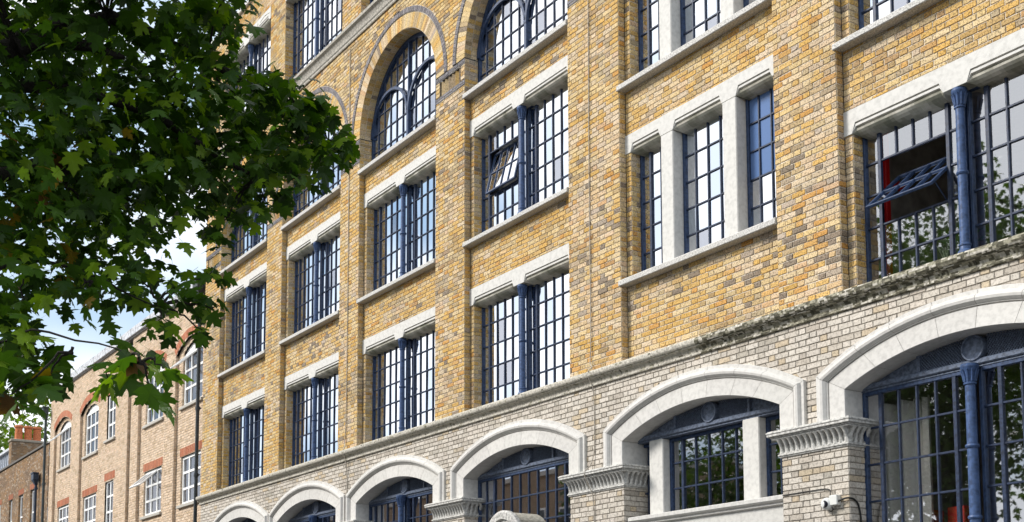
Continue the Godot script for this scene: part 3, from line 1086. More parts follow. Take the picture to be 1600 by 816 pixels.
	if k == 3:
		glazing(w, l, r, y0, yt, z, 12, 6, [2, 10], mat, {"frame_shape": fr, "bar_shape": bars, "bar": 0.014})
	else:
		glazing(w, l, mid - 0.03, y0, yt, z, 6, 6, [1, 5], mat, {"frame_shape": fr, "bar_shape": bars})
		glazing(w, mid + 0.03, r, y0, yt, z, 6, 6, [1, 5], mat, {"frame_shape": fr, "bar_shape": bars})
		iron_column(b, mid, z + 0.10, y0 - 0.1, ys - 0.012, 0.056, [yt - 0.86, yt - 1.62])
	put("frame", fr, M.iron_frame, w)
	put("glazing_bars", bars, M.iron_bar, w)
	var ap := Shape.new()
	ap.box(Vector3(l, 1.2, -0.5), Vector3(r, y0, -0.2), STONE, 0.01)
	put("stone_apron", ap, M.stone, b)

func capital(b: Node, k: int) -> void:
	var l: float = PIERS[k][0] - 0.01; var r: float = PIERS[k][1] + 0.02
	var c := holder("pier_capital", b)
	var s := Shape.new()
	# abacus and necking run round the front and both sides: stacked chamfered slabs
	var stack := [[4.165, 4.182, 0.022], [4.182, 4.205, 0.036], [4.205, 4.222, 0.022], [4.385, 4.405, 0.088], [4.405, 4.422, 0.100], [4.422, 4.455, 0.128], [4.455, 4.478, 0.136], [4.478, 4.49, 0.120]]
	for q in stack:
		s.box(Vector3(l - q[2], q[0] - 0.0005, -0.64), Vector3(r + q[2], q[1], q[2]), STONE, 0.006)
	put("abacus", s, M.stone_rough, c)
	var core := Shape.new()
	core.box(Vector3(l + 0.015, 4.20, -0.64), Vector3(r - 0.015, 4.40, -0.005), STONE)
	put("bell", core, M.stone_rough, c)
	# curved ribs parting the flutes
	var rib := func(base: Vector3, out: Vector3) -> void:
		var side := out.cross(Vector3.UP)
		var st := []
		for t in 7:
			var f := t / 6.0
			var d := 0.014 + 0.074 * pow(f, 2.2)
			var p := base + Vector3.UP * lerpf(4.218, 4.39, f) + out * d
			var wd := 0.019 + 0.012 * pow(absf(f * 2 - 1), 3)
			st.append([base + Vector3.UP * p.y - base.y * Vector3.UP - out * 0.02 - side * wd, p - side * wd, p - side * wd * 0.4 + out * 0.010, p + side * wd * 0.4 + out * 0.010, p + side * wd, base + Vector3.UP * p.y - base.y * Vector3.UP - out * 0.02 + side * wd])
		var q := Shape.new()
		for t in 6:
			for j in 5:
				q.quad(st[t][j + 1], st[t][j], st[t + 1][j], st[t + 1][j + 1], STONE)
		put("rib", q, M.stone_rough, c)
	var n := int(round((r - l) / 0.088))
	for t in n + 1:
		rib.call(Vector3(lerpf(l + 0.012, r - 0.012, float(t) / n), 0, 0), Vector3.BACK)
	for t in 7:
		rib.call(Vector3(r, 0, -0.03 - t * 0.088), Vector3.RIGHT)
		rib.call(Vector3(l, 0, -0.03 - t * 0.088), Vector3.LEFT)

func insides(b: Node) -> void:
	# the rooms behind the windows: floors, ceilings, back wall and end walls, plain plaster and boards
	var l: float = PIERS[0][0] + 0.02; var r: float = PIERS[6][1]
	var zb := -9.0
	var s := Shape.new()
	for y in [5.55, 8.55, 11.32, 14.45, 18.2]:
		s.box(Vector3(l, y, zb), Vector3(r, y + 0.28, -0.42), Color(0.40, 0.36, 0.30))
	put("floor_slab", s, M.plain, b)
	var w := Shape.new()
	w.box(Vector3(l, 0, zb - 0.3), Vector3(r, 18.3, zb), Color(0.36, 0.34, 0.31))
	put("back_wall", w, M.plain, b)
	for x in [l + 0.1, (PIERS[3][0] + PIERS[3][1]) / 2, (PIERS[4][0] + PIERS[4][1]) / 2, (PIERS[5][0] + PIERS[5][1]) / 2, r - 0.2]:
		var p := Shape.new()
		p.box(Vector3(x - 0.1, 0, zb), Vector3(x + 0.1, 18.3, -0.45), Color(0.36, 0.34, 0.31))
		put("partition_wall", p, M.plain, b)

# ---------------------------------------------------------------- neighbours

func white_window(b: Node, x0: float, x1: float, y0: float, y1: float, z: float, cols: int, rows: int, rise := 0.0, open := false) -> void:
	var w := holder("window", b)
	var fr := Shape.new()
	var c := Color.WHITE
	var fw := 0.08
	fr.box(Vector3(x0, y0, z - 0.06), Vector3(x0 + fw, y1, z), c, 0.006)
	fr.box(Vector3(x1 - fw, y0, z - 0.06), Vector3(x1, y1, z), c, 0.006)
	fr.box(Vector3(x0 + fw, y0, z - 0.06), Vector3(x1 - fw, y0 + fw, z - 0.001), c, 0.006)
	fr.box(Vector3(x0 + fw, y1 - fw, z - 0.06), Vector3(x1 - fw, y1, z - 0.001), c, 0.006)
	if rise > 0.0:
		# the board that fills the arch over the square frame
		var n := 12
		var p := []
		for t in n + 1:
			var f := lerpf(1.0, -1.0, float(t) / n)
			p.append(Vector3(lerpf(x0, x1, (f + 1) / 2), y1 + rise * (1 - f * f) + 0.004, z - 0.02))
		p.push_front(Vector3(x1, y1 - 0.01, z - 0.02)); p.push_front(Vector3(x0, y1 - 0.01, z - 0.02))
		fr.fan(p, c)
	put("frame", fr, M.white_paint, w)
	var bars := Shape.new()
	for k in range(1, cols):
		var x := lerpf(x0, x1, float(k) / cols)
		bars.box(Vector3(x - 0.034, y0 + fw, z - 0.04), Vector3(x + 0.034, y1 - fw, z - 0.004), c, 0.004)
	for k in range(1, rows):
		var y := lerpf(y0, y1, float(k) / rows)
		bars.box(Vector3(x0 + fw, y - 0.034, z - 0.04), Vector3(x1 - fw, y + 0.034, z - 0.006), c, 0.004)
	put("glazing_bars", bars, M.white_paint, w)
	var gl := Shape.new()
	gl.quad(Vector3(x0 + fw, y0 + fw, z - 0.03), Vector3(x1 - fw, y0 + fw, z - 0.03), Vector3(x1 - fw, y1 - fw, z - 0.03), Vector3(x0 + fw, y1 - fw, z - 0.03), c)
	put("glass", gl, M.clear_glass, w)
	if open:
		var s := Shape.new()
		var hx := x0 + (x1 - x0) * 0.66
		var t := Transform3D(Basis(Vector3.RIGHT, -deg_to_rad(48)), Vector3(0, y1 - fw, z + 0.01))
		var hh := 0.62
		for q in [[x0 + 0.03, 0.0], [hx - 0.03, 0.0]]:
			s.slab(t * Transform3D(Basis.IDENTITY, Vector3(q[0], -hh / 2, 0)), Vector3(0.03, hh / 2, 0.02), c, 0.004)
		s.slab(t * Transform3D(Basis.IDENTITY, Vector3((x0 + hx) / 2, -hh / 2, 0)), Vector3(0.018, hh / 2, 0.018), c, 0.004)
		for y in [0.0, -hh]:
			s.slab(t * Transform3D(Basis.IDENTITY, Vector3((x0 + hx) / 2, y, 0)), Vector3((hx - x0) / 2, 0.03, 0.021), c, 0.004)
		var o := put("casement", s, M.white_paint, w)
		var g2 := Shape.new()
		g2.quad(t * Vector3(x0, -hh, 0), t * Vector3(hx, -hh, 0), t * Vector3(hx, 0, 0), t * Vector3(x0, 0, 0), c)
		put("casement_glass", g2, M.clear_glass, w)

func red_brick(_x, _y, _p) -> Color:
	return shade(Color(0.46, 0.16, 0.085).lerp(Color(0.50, 0.22, 0.13), rng.randf()), rng.randf_range(0.85, 1.12))

func buff_house() -> void:
	var b := thing("buff_brick_house", "buff brick house with red window arches and white windows beside the warehouse", "building")
	var l := -48.55; var r := -31.45
	var zf := -0.10; var zr := -0.19
	var cols := [[-47.92, -45.42, -47.40, -45.80, 3], [-44.23, -41.75, -43.87, -42.20, 3], [-37.40, -34.85, -36.93, -35.28, 3], [-33.97, -31.62, -33.58, -31.98, 3]]
	var spring := 10.32; var rise := 0.34
	var head := func(q: Array, x: float) -> float:
		var f: float = (x - (q[0] + q[1]) / 2) / ((q[1] - q[0]) / 2)
		return spring + rise * (1.0 - f * f)
	var half_at := func(q: Array, y: float) -> float:
		if y < spring:
			return (q[1] - q[0]) / 2
		return (q[1] - q[0]) / 2 * sqrt(maxf(0.0, 1.0 - (y - spring) / rise))
	var w := wall_part("front_wall", b)
	var m := Shape.new()
	var mc := Color(0.66, 0.60, 0.51)
	var spans := func(y: float) -> Array:
		var out := []
		var x := l
		var holes := []
		for q in cols:
			var h: float = half_at.call(q, y)
			if h > 0.02:
				holes.append([(q[0] + q[1]) / 2 - h, (q[0] + q[1]) / 2 + h])
		if y > 8.86 and y < 10.40 or y > 5.95 and y < 7.53:
			holes.append([-40.82, -39.86])
		holes.append([-38.50, -38.12])
		holes.sort_custom(func(a, c): return a[0] < c[0])
		for h in holes:
			if h[0] > x:
				out.append([x, h[0]])
			x = h[1]
		out.append([x, r])
		return out
	lay(w, m, Vector3(0, 0, zf), Vector3.RIGHT, 0.0, 11.75, spans, buff_brick, mc, "")
	lay(w, m, Vector3(0, 0, zr), Vector3.RIGHT, 0.0, 11.5, func(_y): return [[-38.55, -38.08]], buff_brick, mc, "")
	side_bricks(w, m, -38.50, zf, zr, 0.0, 11.5, true, buff_brick, mc, "")
	for q in cols:
		var sp := func(y: float) -> Array:
			if y > 8.70 and y < 10.30 or y > 5.95 and y < 7.35:
				return [[q[0] - 0.02, q[2]], [q[3], q[1] + 0.02]]
			if y >= 10.30:
				var h: float = half_at.call(q, y)
				var wh: float = (q[3] - q[2]) / 2 * sqrt(maxf(0.0, 1.0 - (y - 10.30) / 0.22))
				var mid: float = (q[2] + q[3]) / 2
				if wh > 0.02:
					return [[(q[0] + q[1]) / 2 - h, mid - wh], [mid + wh, (q[0] + q[1]) / 2 + h]]
				return [[(q[0] + q[1]) / 2 - h, (q[0] + q[1]) / 2 + h]]
			return [[q[0] - 0.02, q[1] + 0.02]]
		lay(w, m, Vector3(0, 0, zr), Vector3.RIGHT, 0.0, spring + rise, sp, buff_brick, mc, "")
		side_bricks(w, m, q[0], zf, zr, 0.0, spring, true, buff_brick, mc, "")
		side_bricks(w, m, q[1], zf, zr, 0.0, spring, false, buff_brick, mc, "")
		for h in [[8.70, 10.52], [5.95, 7.35]]:
			side_bricks(w, m, q[2], zr, zr - 0.11, h[0], minf(h[1], 10.30), true, buff_brick, mc, "")
			side_bricks(w, m, q[3], zr, zr - 0.11, h[0], minf(h[1], 10.30), false, buff_brick, mc, "")
		# red arch over the recess, red flat arch over the lower window
		var cx: float = (q[0] + q[1]) / 2; var hw: float = (q[1] - q[0]) / 2
		var rr := (hw * hw + rise * rise) / (2 * rise)
		var a := asin(hw / rr)
		ring(w, m, Vector2(cx, spring + rise - rr), zf + 0.004, rr, rr + 0.24, PI / 2 - a, PI / 2 + a, 0.085, red_brick, mc, "")
		var x: float = q[2] - 0.10
		while x < q[3] + 0.08:
			brick(Vector3(0, 0, zr + 0.006), Vector3.RIGHT, PackedVector2Array([Vector2(x, 7.36), Vector2(x + 0.08, 7.36), Vector2(x + 0.08, 7.61), Vector2(x, 7.61)]), red_brick(0, 0, 0), w, "")
			x += 0.08
	for y in [[10.40, 10.62], [7.54, 7.80]]:
		var x := -40.92
		while x < -39.80:
			brick(Vector3(0, 0, zf + 0.006), Vector3.RIGHT, PackedVector2Array([Vector2(x, y[0]), Vector2(x + 0.08, y[0]), Vector2(x + 0.08, y[1]), Vector2(x, y[1])]), red_brick(0, 0, 0), w, "")
			x += 0.08
	w.mesh = m.mesh()
	w.material_override = M.mortar
	var stone := func(x0, x1, y, z) -> void:
		var s := Shape.new()
		s.box(Vector3(x0, y - 0.09, z - 0.2), Vector3(x1, y, z + 0.07), Color(0.42, 0.40, 0.36), 0.01)
		put("sill", s, M.stone, b)
	for k in cols.size():
		var q: Array = cols[k]
		white_window(b, q[2], q[3], 8.78, 10.30, zr - 0.05, 3, 3, 0.21, k in [0, 3])
		stone.call(q[2] - 0.12, q[3] + 0.10, 8.78, zr)
		white_window(b, q[2], q[3], 5.99, 7.35, zr - 0.05, 3, 3, 0.0, k == 2)
		stone.call(q[2] - 0.12, q[3] + 0.10, 5.99, zr)
	white_window(b, -40.82, -39.86, 8.90, 10.40, zf - 0.05, 2, 3)
	stone.call(-40.95, -39.78, 8.90, zf)
	white_window(b, -40.82, -39.86, 5.99, 7.53, zf - 0.05, 2, 3)
	stone.call(-40.95, -39.78, 5.99, zf)
	# parapet gutter, roof, ends, rooms
	var g := Shape.new()
	g.box(Vector3(l, 11.75, -0.35), Vector3(r - 0.01, 11.79, zf + 0.06), Color(0.30, 0.31, 0.33), 0.01)
	g.box(Vector3(l, 11.79, -0.35), Vector3(r - 0.01, 12.05, zf + 0.11), Color(0.56, 0.57, 0.60), 0.015)
	put("gutter", g, M.metal_grey, b)
	var s := Shape.new()
	s.box(Vector3(l, 11.5, -9.0), Vector3(r, 11.7, -0.36), Color(0.2, 0.2, 0.21))
	for y in [4.9, 7.95]:
		s.box(Vector3(l, y, -5), Vector3(r, y + 0.25, -0.45), Color(0.35, 0.33, 0.3))
	s.box(Vector3(l, 0, -5.2), Vector3(r, 11.5, -5.0), Color(0.25, 0.24, 0.22))
	put("roof", s, M.plain, b)
	var e := Shape.new()
	e.box(Vector3(l, 0, -9.0), Vector3(l + 0.2, 11.74, zf - 0.012), Color(0.40, 0.28, 0.16))
	put("end_wall", e, M.plain, b)
	# rooftop room with glazed sides and a deep grey eaves
	var top := thing("rooftop_lantern", "small white rooftop room with a deep grey lattice eaves behind the parapet", "rooftop room")
	var o := Vector3(-44.9, 12.0, -2.2)
	var body := Shape.new()
	body.box(o + Vector3(-1.3, -0.1, -1.6), o + Vector3(1.2, 0.95, 0.0), Color(0.70, 0.69, 0.66), 0.01)
	put("body", body, M.white_paint, top)
	for k in 4:
		var p := Shape.new()
		var x := -1.05 + k * 0.58
		p.box(o + Vector3(x, 0.28, -0.02), o + Vector3(x + 0.30, 0.80, 0.012), Color(0.05, 0.06, 0.07), 0.004)
		put("pane", p, M.iron, top)
	var ev := Shape.new()
	ev.box(o + Vector3(-1.8, 0.95, -2.0), o + Vector3(1.7, 1.03, 0.45), Color(0.42, 0.43, 0.45), 0.01)
	for k in 8:
		var x := -1.8 + k * 0.495
		ev.box(o + Vector3(x, 1.03, 0.38), o + Vector3(x + 0.03, 1.5, 0.42), Color(0.36, 0.37, 0.40))
	ev.box(o + Vector3(-1.8, 1.5, -2.0), o + Vector3(1.72, 1.56, 0.45), Color(0.36, 0.37, 0.40), 0.01)
	ev.box(o + Vector3(-1.79, 1.03, 0.32), o + Vector3(1.69, 1.5, 0.36), Color(0.42, 0.44, 0.48))
	ev.box(o + Vector3(1.60, 1.03, -2.0), o + Vector3(1.64, 1.5, 0.35), Color(0.42, 0.44, 0.48))
	put("eaves", ev, M.metal_grey, top)

func down_pipe(x: float, z: float, y0: float, y1: float, label: String, col: Color, hopper := true) -> void:
	var t := thing("drainpipe", label, "drainpipe", "", Vector3(x, y0, z))
	var s := Shape.new()
	s.tube([Vector3.ZERO, Vector3(0, y1 - y0, 0)], [0.05, 0.05], 12, col)
	put("pipe", s, M.metal, t)
	var y := 1.2
	while y < y1 - y0:
		var c := Shape.new()
		c.tube([Vector3(0, y - 0.05, 0), Vector3(0, y + 0.05, 0)], [0.064, 0.064], 12, col)
		c.box(Vector3(-0.11, y - 0.02, -0.06), Vector3(0.11, y + 0.02, -0.03), col)
		put("bracket", c, M.metal, t)
		y += 1.8
	if hopper:
		var h := Shape.new()
		var tt := y1 - y0
		var st := []
		for q in [[0.07, tt - 0.06], [0.10, tt], [0.19, tt + 0.14], [0.19, tt + 0.36], [0.22, tt + 0.38], [0.22, tt + 0.42]]:
			st.append([Vector3(-q[0], q[1], q[0] * 0.8), Vector3(q[0], q[1], q[0] * 0.8), Vector3(q[0], q[1], -0.05), Vector3(-q[0], q[1], -0.05), Vector3(-q[0], q[1], q[0] * 0.8)])
		h.loft(st, col)
		put("hopper", h, M.metal, t)

func brown_house() -> void:
	var b := thing("brown_brick_house", "lower dark brown brick house with white slit windows beyond the buff house", "building")
	var l := -66.0; var r := -48.75
	var z := -0.12
	var w := wall_part("front_wall", b)
	var m := Shape.new()
	var holes := [[-57.9, -57.25], [-55.6, -54.95], [-53.75, -52.95], [-51.65, -50.95], [-60.2, -59.5], [-62.4, -61.7]]
	holes.sort_custom(func(a, c): return a[0] < c[0])
	var spans := func(y: float) -> Array:
		if y < 5.8 or y > 8.50:
			return [[l, r]]
		var out := []
		var x := l
		for h in holes:
			out.append([x, h[0]]); x = h[1]
		out.append([x, r])
		return out
	var mc := Color(0.36, 0.32, 0.26)
	lay(w, m, Vector3(0, 0, z), Vector3.RIGHT, 0.0, 5.8, spans, brown_brick, mc, "")
	lay(w, m, Vector3(0, 0, z), Vector3.RIGHT, 5.8, 8.50, spans, brown_brick, mc, "")
	lay(w, m, Vector3(0, 0, z), Vector3.RIGHT, 8.50, 10.0, spans, brown_brick, mc, "")
	for h in holes:
		side_bricks(w, m, h[0], z, z - 0.2, 5.8, 8.5, true, brown_brick, mc, "")
		side_bricks(w, m, h[1], z, z - 0.2, 5.8, 8.5, false, brown_brick, mc, "")
		var x: float = h[0] - 0.10
		while x < h[1] + 0.08:
			brick(Vector3(0, 0, z + 0.006), Vector3.RIGHT, PackedVector2Array([Vector2(x, 8.51), Vector2(x + 0.08, 8.51), Vector2(x + 0.08, 8.75), Vector2(x, 8.75)]), shade(red_brick(0, 0, 0), 0.8), w, "")
			x += 0.08
	w.mesh = m.mesh()
	w.material_override = M.mortar
	for h in holes:
		white_window(b, h[0], h[1], 5.8, 8.5, z - 0.08, 1, 3)
	var c := Shape.new()
	c.box(Vector3(l, 10.0, -0.5), Vector3(r, 10.09, z + 0.06), Color(0.16, 0.15, 0.14), 0.01)
	put("coping", c, M.stone_rough, b)
	var s := Shape.new()
	s.box(Vector3(l, 9.6, -9), Vector3(r, 9.75, -0.5), Color(0.14, 0.14, 0.15))
	s.box(Vector3(l, 0, -5.2), Vector3(r, 9.6, -5.0), Color(0.2, 0.19, 0.18))
	put("roof", s, M.plain, b)
	# chimney stack on the party wall, with three clay pots
	var ch := thing("chimney_stack", "brown brick chimney stack on the low house roof", "chimney", "", Vector3(-62.3, 9.7, -2.15))
	var cw := wall_part("stack", ch)
	var cs := Shape.new()
	cs.box(Vector3(-0.29, 0, -0.69), Vector3(0.29, 2.58, 0.69), Color(0.4, 0.36, 0.3))
	lay(cw, cs, Vector3(0, 0, 0.71), Vector3.RIGHT, 0.0, 2.5, func(_y): return [[-0.30, 0.30]], brown_brick, mc, "")
	lay(cw, cs, Vector3(0.31, 0, 0), Vector3(0, 0, -1), 0.0, 2.5, func(_y): return [[-0.70, 0.70]], brown_brick, mc, "")
	cw.mesh = cs.mesh()
	cw.material_override = M.mortar
	var cap := Shape.new()
	cap.box(Vector3(-0.36, 2.5, -0.76), Vector3(0.36, 2.62, 0.76), Color(0.40, 0.36, 0.29), 0.02)
	put("cap", cap, M.stone_rough, ch)
	var spots := [0.34, -0.10, -0.52]
	for k in 3:
		var p := thing("chimney_pot", ["orange clay chimney pot at the street end of the stack", "orange clay chimney pot in the middle of the stack", "orange clay chimney pot next to the buff house wall"][k], "chimney pot", "pots on the brown stack", Vector3(-62.3, 12.31, -2.15 + spots[k]))
		var q := Shape.new()
		q.lathe(Transform3D.IDENTITY, [Vector2(0.20, 0), Vector2(0.21, 0.05), Vector2(0.185, 0.10), Vector2(0.17, 0.58), Vector2(0.205, 0.62), Vector2(0.205, 0.70), Vector2(0.17, 0.73), Vector2(0.13, 0.73), Vector2(0.12, 0.4), Vector2(0.0, 0.4)], 20, Color(0.62, 0.20, 0.085))
		put("pot", q, M.clay, p)
	var sh := thing("metal_roof_room", "pale blue-grey metal clad roof room with standing seams", "roof room", "", Vector3(-72.0, 9.0, -3.4))
	var a := Shape.new()
	a.box(Vector3(-4.0, 0, -4.0), Vector3(3.2, 4.25, 0.0), Color(0.45, 0.49, 0.55))
	put("cladding", a, M.metal_grey, sh)
	var v := Shape.new()
	v.box(Vector3(-4.15, 4.25, -4.1), Vector3(3.35, 4.42, 0.18), Color(0.60, 0.62, 0.65), 0.02)
	put("eaves", v, M.metal_grey, sh)
	for k in 14:
		var q := Shape.new()
		var x := -3.8 + k * 0.52
		q.box(Vector3(x, 0, 0.002), Vector3(x + 0.05, 4.24, 0.05), Color(0.45, 0.49, 0.55), 0.005)
		put("seam", q, M.metal_grey, sh)
	for k in 7:
		var q := Shape.new()
		q.box(Vector3(3.202, 0, -3.7 + k * 0.52), Vector3(3.25, 4.24, -3.65 + k * 0.52), Color(0.45, 0.49, 0.55), 0.005)
		put("seam", q, M.metal_grey, sh)

# ---------------------------------------------------------------- trees

var leaf_meshes := []

func make_leaves() -> void:
	var half := [Vector2(0, 0), Vector2(0.15, -0.06), Vector2(0.34, -0.03), Vector2(0.53, 0.01), Vector2(0.41, 0.11), Vector2(0.34, 0.20), Vector2(0.52, 0.27), Vector2(0.56, 0.37), Vector2(0.74, 0.50), Vector2(0.55, 0.53), Vector2(0.50, 0.64), Vector2(0.36, 0.58), Vector2(0.22, 0.54), Vector2(0.26, 0.72), Vector2(0.35, 0.80), Vector2(0.19, 0.84), Vector2(0.12, 0.95), Vector2(0, 1.13)]
	for v in 3:
		var s := Shape.new()
		var pts := []
		for k in half.size():
			pts.append(half[k])
		for k in range(half.size() - 2, 0, -1):
			pts.append(Vector2(-half[k].x, half[k].y))
		var fold: float = [0.18, 0.30, 0.10][v]; var droop: float = [0.16, 0.26, 0.34][v]; var twist: float = [0.06, -0.10, 0.12][v]
		var lift := func(p: Vector2) -> Vector3:
			return Vector3(p.x, p.y, -fold * pow(absf(p.x), 1.3) - droop * p.y * p.y + twist * p.x * p.y)
		var c: Vector3 = lift.call(Vector2(0, 0.36))
		for k in pts.size():
			s.tri(c, lift.call(pts[(k + 1) % pts.size()]), lift.call(pts[k]), Color.WHITE)
		s.quad(Vector3(-0.012, -0.55, 0.05), Vector3(0.012, -0.55, 0.05), Vector3(0.012, 0.02, 0), Vector3(-0.012, 0.02, 0), Color(0.9, 0.9, 0.7))
		leaf_meshes.append(s.mesh())

func leaf_place(p: Vector3, size: float) -> Transform3D:
	# blades lie roughly level, tips hanging outwards
	var a := rng.randf() * TAU
	var out := Vector3(cos(a), -rng.randf_range(0.05, 1.1), sin(a)).normalized()
	var up := Vector3(rng.randf_range(-0.7, 0.7), 1.0, rng.randf_range(-0.7, 0.7)).normalized()
	var side := out.cross(up).normalized()
	up = side.cross(out).normalized()
	var k := size * rng.randf_range(0.65, 1.2)
	return Transform3D(Basis(side * k, out * k, up * k), p)

func foliage(t: Node, places: Array, tints: Array, mat: Material, single: int) -> void:
	# places: transforms; the ones that show largest become leaves of their own
	var order := []
	if single > 0:
		for k in places.size():
			var p: Transform3D = places[k]
			var q := in_view(p.origin)
			var s := 0.0
			if q.x > 0 and q.x < 1600 and q.y > 0 and q.y < 816:
				s = p.basis.x.length() / p.origin.distance_to(EYE)
			order.append([s, k])
		order.sort_custom(func(a, b): return a[0] > b[0])
	var chosen := {}
	var kinds := [M.leaf, M.leaf_light, M.leaf_dark, M.leaf_brown]
	for j in mini(single, order.size()):
		if order[j][0] <= 0.0:
			break
		var k: int = order[j][1]
		chosen[k] = true
		var o := MeshInstance3D.new()
		o.name = "leaf"
		o.mesh = leaf_meshes[k % 3]
		o.material_override = kinds[tints[k]]
		o.transform = t.transform.affine_inverse() * places[k]
		t.add_child(o, true)
	var tone := [Color(1, 1, 1), Color(2.8, 2.1, 1.4), Color(0.45, 0.5, 0.6), Color(3.4, 1.0, 1.2)]
	for v in 3:
		var list := []
		for k in places.size():
			if k % 3 == v and not chosen.has(k):
				list.append(k)
		var mm := MultiMesh.new()
		mm.transform_format = MultiMesh.TRANSFORM_3D
		mm.use_colors = true
		mm.mesh = leaf_meshes[v]
		mm.instance_count = list.size()
		for j in list.size():
			mm.set_instance_transform(j, t.transform.affine_inverse() * places[list[j]])
			mm.set_instance_color(j, shade(tone[tints[list[j]]], rng.randf_range(0.75, 1.25)))
		var o := MultiMeshInstance3D.new()
		o.name = "foliage"
		o.multimesh = mm
		o.material_override = mat
		o.set_meta("kind", "stuff")
		t.add_child(o, true)

func limb(t: Node, called: String, from: Vector3, to: Vector3, r0: float, r1: float, sag := 0.15) -> void:
	var s := Shape.new()
	var p := []; var r := []
	var n := 9
	var kink := Vector3(rng.randf_range(-1, 1), rng.randf_range(-0.5, 1), rng.randf_range(-1, 1)) * 0.06
	for k in n:
		var f := k / float(n - 1)
		p.append(from.lerp(to, f) + Vector3.UP * sag * sin(f * PI) + kink * sin(f * TAU) * from.distance_to(to) + Vector3(rng.randf_range(-1, 1), rng.randf_range(-1, 1), rng.randf_range(-1, 1)) * 0.012)
		r.append(lerpf(r0, r1, f))
	s.tube(p, r, 8, Color.WHITE)
	put(called, s, M.bark, t)

func maple() -> void:
	var base := Vector3(-8.3, 0.0, 11.6)
	var t := thing("maple_tree", "dark maple tree in the foreground hanging its toothed leaves over the street", "tree", "", base)
	var clusters := [
	[Vector3(-6.67, 5.08, 9.85), 0.42, 1.25],
	[Vector3(-6.73, 5.20, 9.39), 0.43, 1.20],
	[Vector3(-6.74, 5.37, 8.95), 0.34, 0.90],
	[Vector3(-6.79, 5.55, 8.68), 0.23, 0.70],
	[Vector3(-6.62, 4.69, 9.78), 0.44, 1.20],
	[Vector3(-6.68, 4.79, 9.32), 0.46, 1.20],
	[Vector3(-6.71, 4.94, 8.91), 0.37, 1.10],
	[Vector3(-6.81, 4.99, 8.58), 0.28, 1.10],
	[Vector3(-6.81, 5.01, 8.31), 0.25, 1.10],
	[Vector3(-6.82, 5.01, 8.07), 0.20, 1.10],
	[Vector3(-6.80, 4.91, 7.93), 0.14, 1.00],
	[Vector3(-6.57, 4.28, 9.78), 0.41, 1.20],
	[Vector3(-6.63, 4.42, 9.36), 0.41, 1.20],
	[Vector3(-6.69, 4.52, 8.95), 0.32, 1.10],
	[Vector3(-6.74, 4.62, 8.58), 0.27, 1.15],
	[Vector3(-6.80, 4.72, 8.27), 0.22, 1.10],
	[Vector3(-6.81, 4.75, 8.05), 0.15, 0.90],
	[Vector3(-6.74, 5.11, 8.28), 0.14, 1.00],
	[Vector3(-6.77, 5.11, 8.07), 0.12, 1.00],
	[Vector3(-6.78, 5.18, 8.44), 0.14, 1.00],
	[Vector3(-6.75, 4.17, 8.73), 0.11, 0.90],
	[Vector3(-6.55, 3.87, 8.82), 0.08, 0.80],
	[Vector3(-6.33, 3.60, 8.89), 0.06, 0.80],
	[Vector3(-6.20, 3.43, 9.01), 0.05, 0.70],
	[Vector3(-6.76, 4.43, 8.43), 0.15, 1.00],
	[Vector3(-6.75, 4.36, 8.63), 0.13, 0.90],
	[Vector3(-6.69, 4.39, 8.79), 0.15, 0.90],
	[Vector3(-6.51, 3.88, 9.81), 0.33, 1.00],
	[Vector3(-6.50, 3.97, 9.49), 0.30, 0.85],
	[Vector3(-6.58, 4.13, 9.17), 0.24, 0.75],
	[Vector3(-6.23, 3.46, 9.89), 0.25, 0.90],
	[Vector3(-6.33, 3.60, 9.59), 0.22, 0.75],
	[Vector3(-6.33, 3.68, 9.31), 0.19, 0.60],
	[Vector3(-6.35, 3.72, 9.06), 0.10, 0.60],
	[Vector3(-6.35, 3.60, 8.95), 0.09, 0.80],
	[Vector3(-6.26, 3.47, 9.21), 0.13, 0.60],
	[Vector3(-5.92, 3.09, 10.00), 0.17, 0.90],
	[Vector3(-5.71, 2.97, 9.89), 0.11, 0.70],
	[Vector3(-5.67, 2.86, 10.05), 0.07, 0.60],
	[Vector3(-5.42, 3.05, 9.63), 0.11, 0.42],
	[Vector3(-5.23, 2.86, 9.57), 0.07, 0.30],
	[Vector3(-5.46, 2.95, 9.70), 0.06, 0.30],
	[Vector3(-5.19, 2.96, 9.53), 0.05, 0.25],
	[Vector3(-6.82, 4.94, 10.33), 0.61, 1.00],
	[Vector3(-6.92, 4.15, 10.28), 0.59, 1.00],
	[Vector3(-6.54, 3.31, 10.27), 0.41, 0.70],
	[Vector3(-7.08, 4.44, 10.82), 0.76, 0.80],
	[Vector3(-6.42, 5.53, 9.85), 0.61, 1.10],
	[Vector3(-6.38, 5.72, 9.22), 0.58, 1.10],
	[Vector3(-6.39, 5.84, 8.74), 0.36, 0.90],
	[Vector3(-6.57, 5.46, 10.50), 0.68, 0.90],
	[Vector3(-6.06, 6.05, 9.77), 0.76, 0.90],
	[Vector3(-6.08, 5.89, 10.69), 0.74, 0.80],
	[Vector3(-6.00, 6.21, 9.09), 0.51, 0.80],
	[Vector3(-7.5, 7.2, 10.6), 1.2, 1.0], [Vector3(-6.9, 7.4, 9.3), 1.1, 1.0], [Vector3(-8.2, 6.6, 11.8), 1.2, 0.9], [Vector3(-6.8, 6.9, 11.4), 1.0, 0.9], [Vector3(-5.7, 6.4, 10.8), 0.8, 0.9], [Vector3(-7.2, 8.3, 10.2), 1.1, 0.8], [Vector3(-5.5, 5.4, 11.0), 0.6, 1.0]  # unseen upper crown, added towards the sun to shade the leaves in view
	]
	limb(t, "trunk", Vector3.ZERO, Vector3(0.25, 3.0, -0.2), 0.22, 0.17, 0.0)
	limb(t, "trunk_fork", Vector3(0.25, 2.95, -0.2), Vector3(0.8, 5.2, -0.8), 0.165, 0.11, 0.0)
	var fork := Vector3(0.25, 2.95, -0.2)
